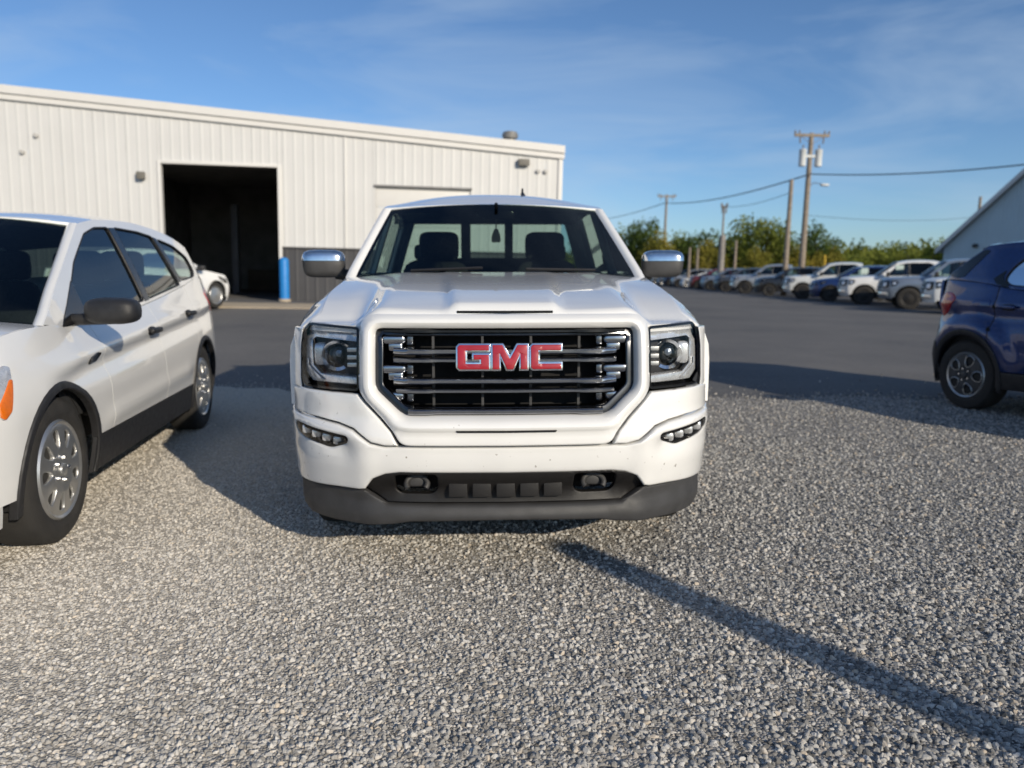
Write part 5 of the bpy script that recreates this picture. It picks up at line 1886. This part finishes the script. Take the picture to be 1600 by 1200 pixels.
LEAVES = {'dark': leaf_mat('leaf_dark', [(.040, .066, .018), (.085, .125, .034), (.14, .18, .048)]),
          'olive': leaf_mat('leaf_olive', [(.095, .130, .028), (.185, .215, .046), (.27, .265, .06)]),
          'yellow': leaf_mat('leaf_yellow', [(.14, .15, .030), (.26, .235, .05), (.38, .29, .06)])}
BARK = mat('bark', (.09, .075, .06), .9, noise=(5, .4), bump=(20, .6))


def crown_mesh(seed, w, h, n_cl, n_lf, lf):
    rr = random.Random(seed)
    V, Fc = [], []
    cl = []
    for k in range(n_cl):
        while True:
            p = Vector((rr.uniform(-1, 1), rr.uniform(-1, 1), rr.uniform(-1, 1)))
            if .25 < p.length < 1:
                break
        cl.append((Vector((p.x * w / 2 * .85, p.y * w / 2 * .85, h * .56 + p.z * h * .40)), rr.uniform(.10, .22) * w))
    for c, r in cl:
        for q in range(n_lf):
            d = Vector((rr.gauss(0, 1), rr.gauss(0, 1), rr.gauss(0, .8)))
            d = d.normalized() * r * rr.uniform(.35, 1.15) ** .6
            p = c + d
            s = lf * rr.uniform(.6, 1.4)
            a = Vector((rr.uniform(-1, 1), rr.uniform(-1, 1), rr.uniform(-1, 1))).normalized()
            b = a.cross(Vector((rr.uniform(-1, 1), rr.uniform(-1, 1), rr.uniform(-1, 1)))).normalized()
            i = len(V)
            V += [p - a * s, p + b * s * .5, p + a * s, p - b * s * .5]
            Fc.append((i, i + 1, i + 2, i + 3))
    return V, Fc, cl


PROTO = {}


def tree(x, y, w, h, kind, lab, seed):
    key = (kind, seed % 3)
    root = empty('tree', (x, y, gz(x, y)), seed * 1.7)
    root.scale = (w, w, h)
    tag(root, lab, 'tree', 'trees beyond the parked row')
    if key not in PROTO:
        V, Fc, cl = crown_mesh(seed * 13 + hash(kind) % 7 * 0 + len(kind), 1.0, 1.0, 40, 84, .028)
        me = bpy.data.meshes.new('crown')
        me.from_pydata([tuple(v) for v in V], [], Fc)
        me.materials.append(LEAVES[kind])
        rr = random.Random(seed)
        t = tube('trunk', [(0, 0, -.05), (.01, 0, .25), (-.01, .01, .55), (0, 0, .8)], .035, BARK, None, n=7, r_end=.008)
        limbs = []
        for c, r in cl[:9]:
            limbs.append(tube('limb', [(0, 0, max(.15, c.z * .45)), (c.x * .5, c.y * .5, c.z * .8), tuple(c)], .014, BARK, None, n=5, r_end=.004).data)
        PROTO[key] = (me, t.data, limbs)
        for o in [o for o in bpy.data.objects if o.parent is None and (o.name.startswith('trunk') or o.name.startswith('limb'))]:
            bpy.data.objects.remove(o)
    me, td, lb = PROTO[key]
    for nm, d in [('crown', me), ('trunk', td)]:
        o = bpy.data.objects.new(nm, d)
        col.objects.link(o)
        o.parent = root
        if nm == 'trunk':
            tr_ = o
    for d in lb:
        o = bpy.data.objects.new('limb', d)
        col.objects.link(o)
        o.parent = tr_
    return root


TREES = [  # photo column, distance, width, height, foliage, label
    (930, 92, 6.0, 6.0, 'olive', 'olive bushy tree beyond the lot, seen just past the pickup roof pillar'),
    (975, 90, 5.5, 6.2, 'olive', 'olive tree with a rounded top left of the distant crossarm pole'),
    (1006, 88, 5.0, 7.3, 'dark', 'taller dark green tree with a pointed top near the distant crossarm pole'),
    (1030, 84, 4.5, 5.6, 'yellow', 'yellowing tree right behind the chrome mirror'),
    (1060, 92, 5.5, 5.8, 'olive', 'low olive tree between the two short grey posts'),
    (1088, 86, 4.6, 5.9, 'dark', 'dark green tree behind the short grey posts'),
    (1108, 80, 3.6, 4.6, 'yellow', 'small yellow-leaved tree left of the sleeved utility pole'),
    (1132, 88, 6.0, 6.6, 'dark', 'dark green spreading tree behind the sleeved utility pole'),
    (1165, 82, 6.0, 6.9, 'olive', 'broad light green tree right of the sleeved utility pole'),
    (1196, 80, 5.4, 7.0, 'olive', 'tall light green tree next to the bare wooden pole'),
    (1182, 76, 3.6, 3.8, 'yellow', 'short yellow-green shrub tree below the light green trees'),
    (1216, 82, 4.2, 5.6, 'dark', 'dark tree half hidden by the bare wooden pole'),
    (1242, 78, 3.4, 4.2, 'yellow', 'yellow-brown small tree between the two nearer wooden poles'),
    (1274, 80, 4.6, 6.9, 'dark', 'dark rounded tree right of the transformer pole'),
    (1292, 78, 3.6, 4.2, 'yellow', 'low yellow-brown tree by the yellow guy-wire guard'),
    (1325, 96, 6.0, 4.2, 'olive', 'low olive tree standing before the wooded ridge'),
    (1372, 100, 6.5, 4.4, 'olive', 'wide low tree before the wooded ridge, above the white crew-cab roof'),
    (1425, 96, 6.5, 4.6, 'olive', 'wide olive tree before the wooded ridge, nearest the barn'),
    (1466, 72, 3.4, 4.6, 'dark', 'dark narrow tree against the barn eave'),
]
for k, (px, Y, w, h, kd, lab) in enumerate(TREES):
    tree((px - 800) / 1200 * Y * .99, Y, w, h, kd, lab, k + 1)


def far_wood():
    rr = random.Random(5)
    for name, Y, x0, x1, z0, z1, hh, lab in (('far_wood', 230, 84, 190, 1, 5, 7.5, 'distant wooded ridge of mixed green trees'), ('far_wood', 150, 6, 52, 0, 0, 5.2, 'far thicket of trees behind the near tree line')):
        V, Fc = [], []
        N = 26000
        for i in range(N):
            u = rr.random()
            x = lerp(x0, x1, u)
            dy = rr.uniform(0, 22)
            top = lerp(z0, z1, u) + hh * (.70 + .16 * math.sin(x * .55) + .12 * math.sin(x * 1.27 + 1) + .10 * math.sin(x * 2.9)) * (1 - .25 * math.cos(dy))
            z = lerp(-1, top, rr.random() ** .55)
            p = Vector((x, Y + dy, z))
            s = rr.uniform(.35, .8)
            a = Vector((rr.uniform(-1, 1), rr.uniform(-1, 1), rr.uniform(-1, 1))).normalized()
            b = a.cross(Vector((rr.uniform(-1, 1), rr.uniform(-1, 1), rr.uniform(-1, 1)))).normalized()
            j = len(V)
            V += [p - a * s, p + b * s * .6, p + a * s, p - b * s * .6]
            Fc.append((j, j + 1, j + 2, j + 3))
        o = mk(name, V, Fc, LEAVES['olive'], None, smooth=False)
        tag(o, lab, 'wood', kind='stuff')


far_wood()
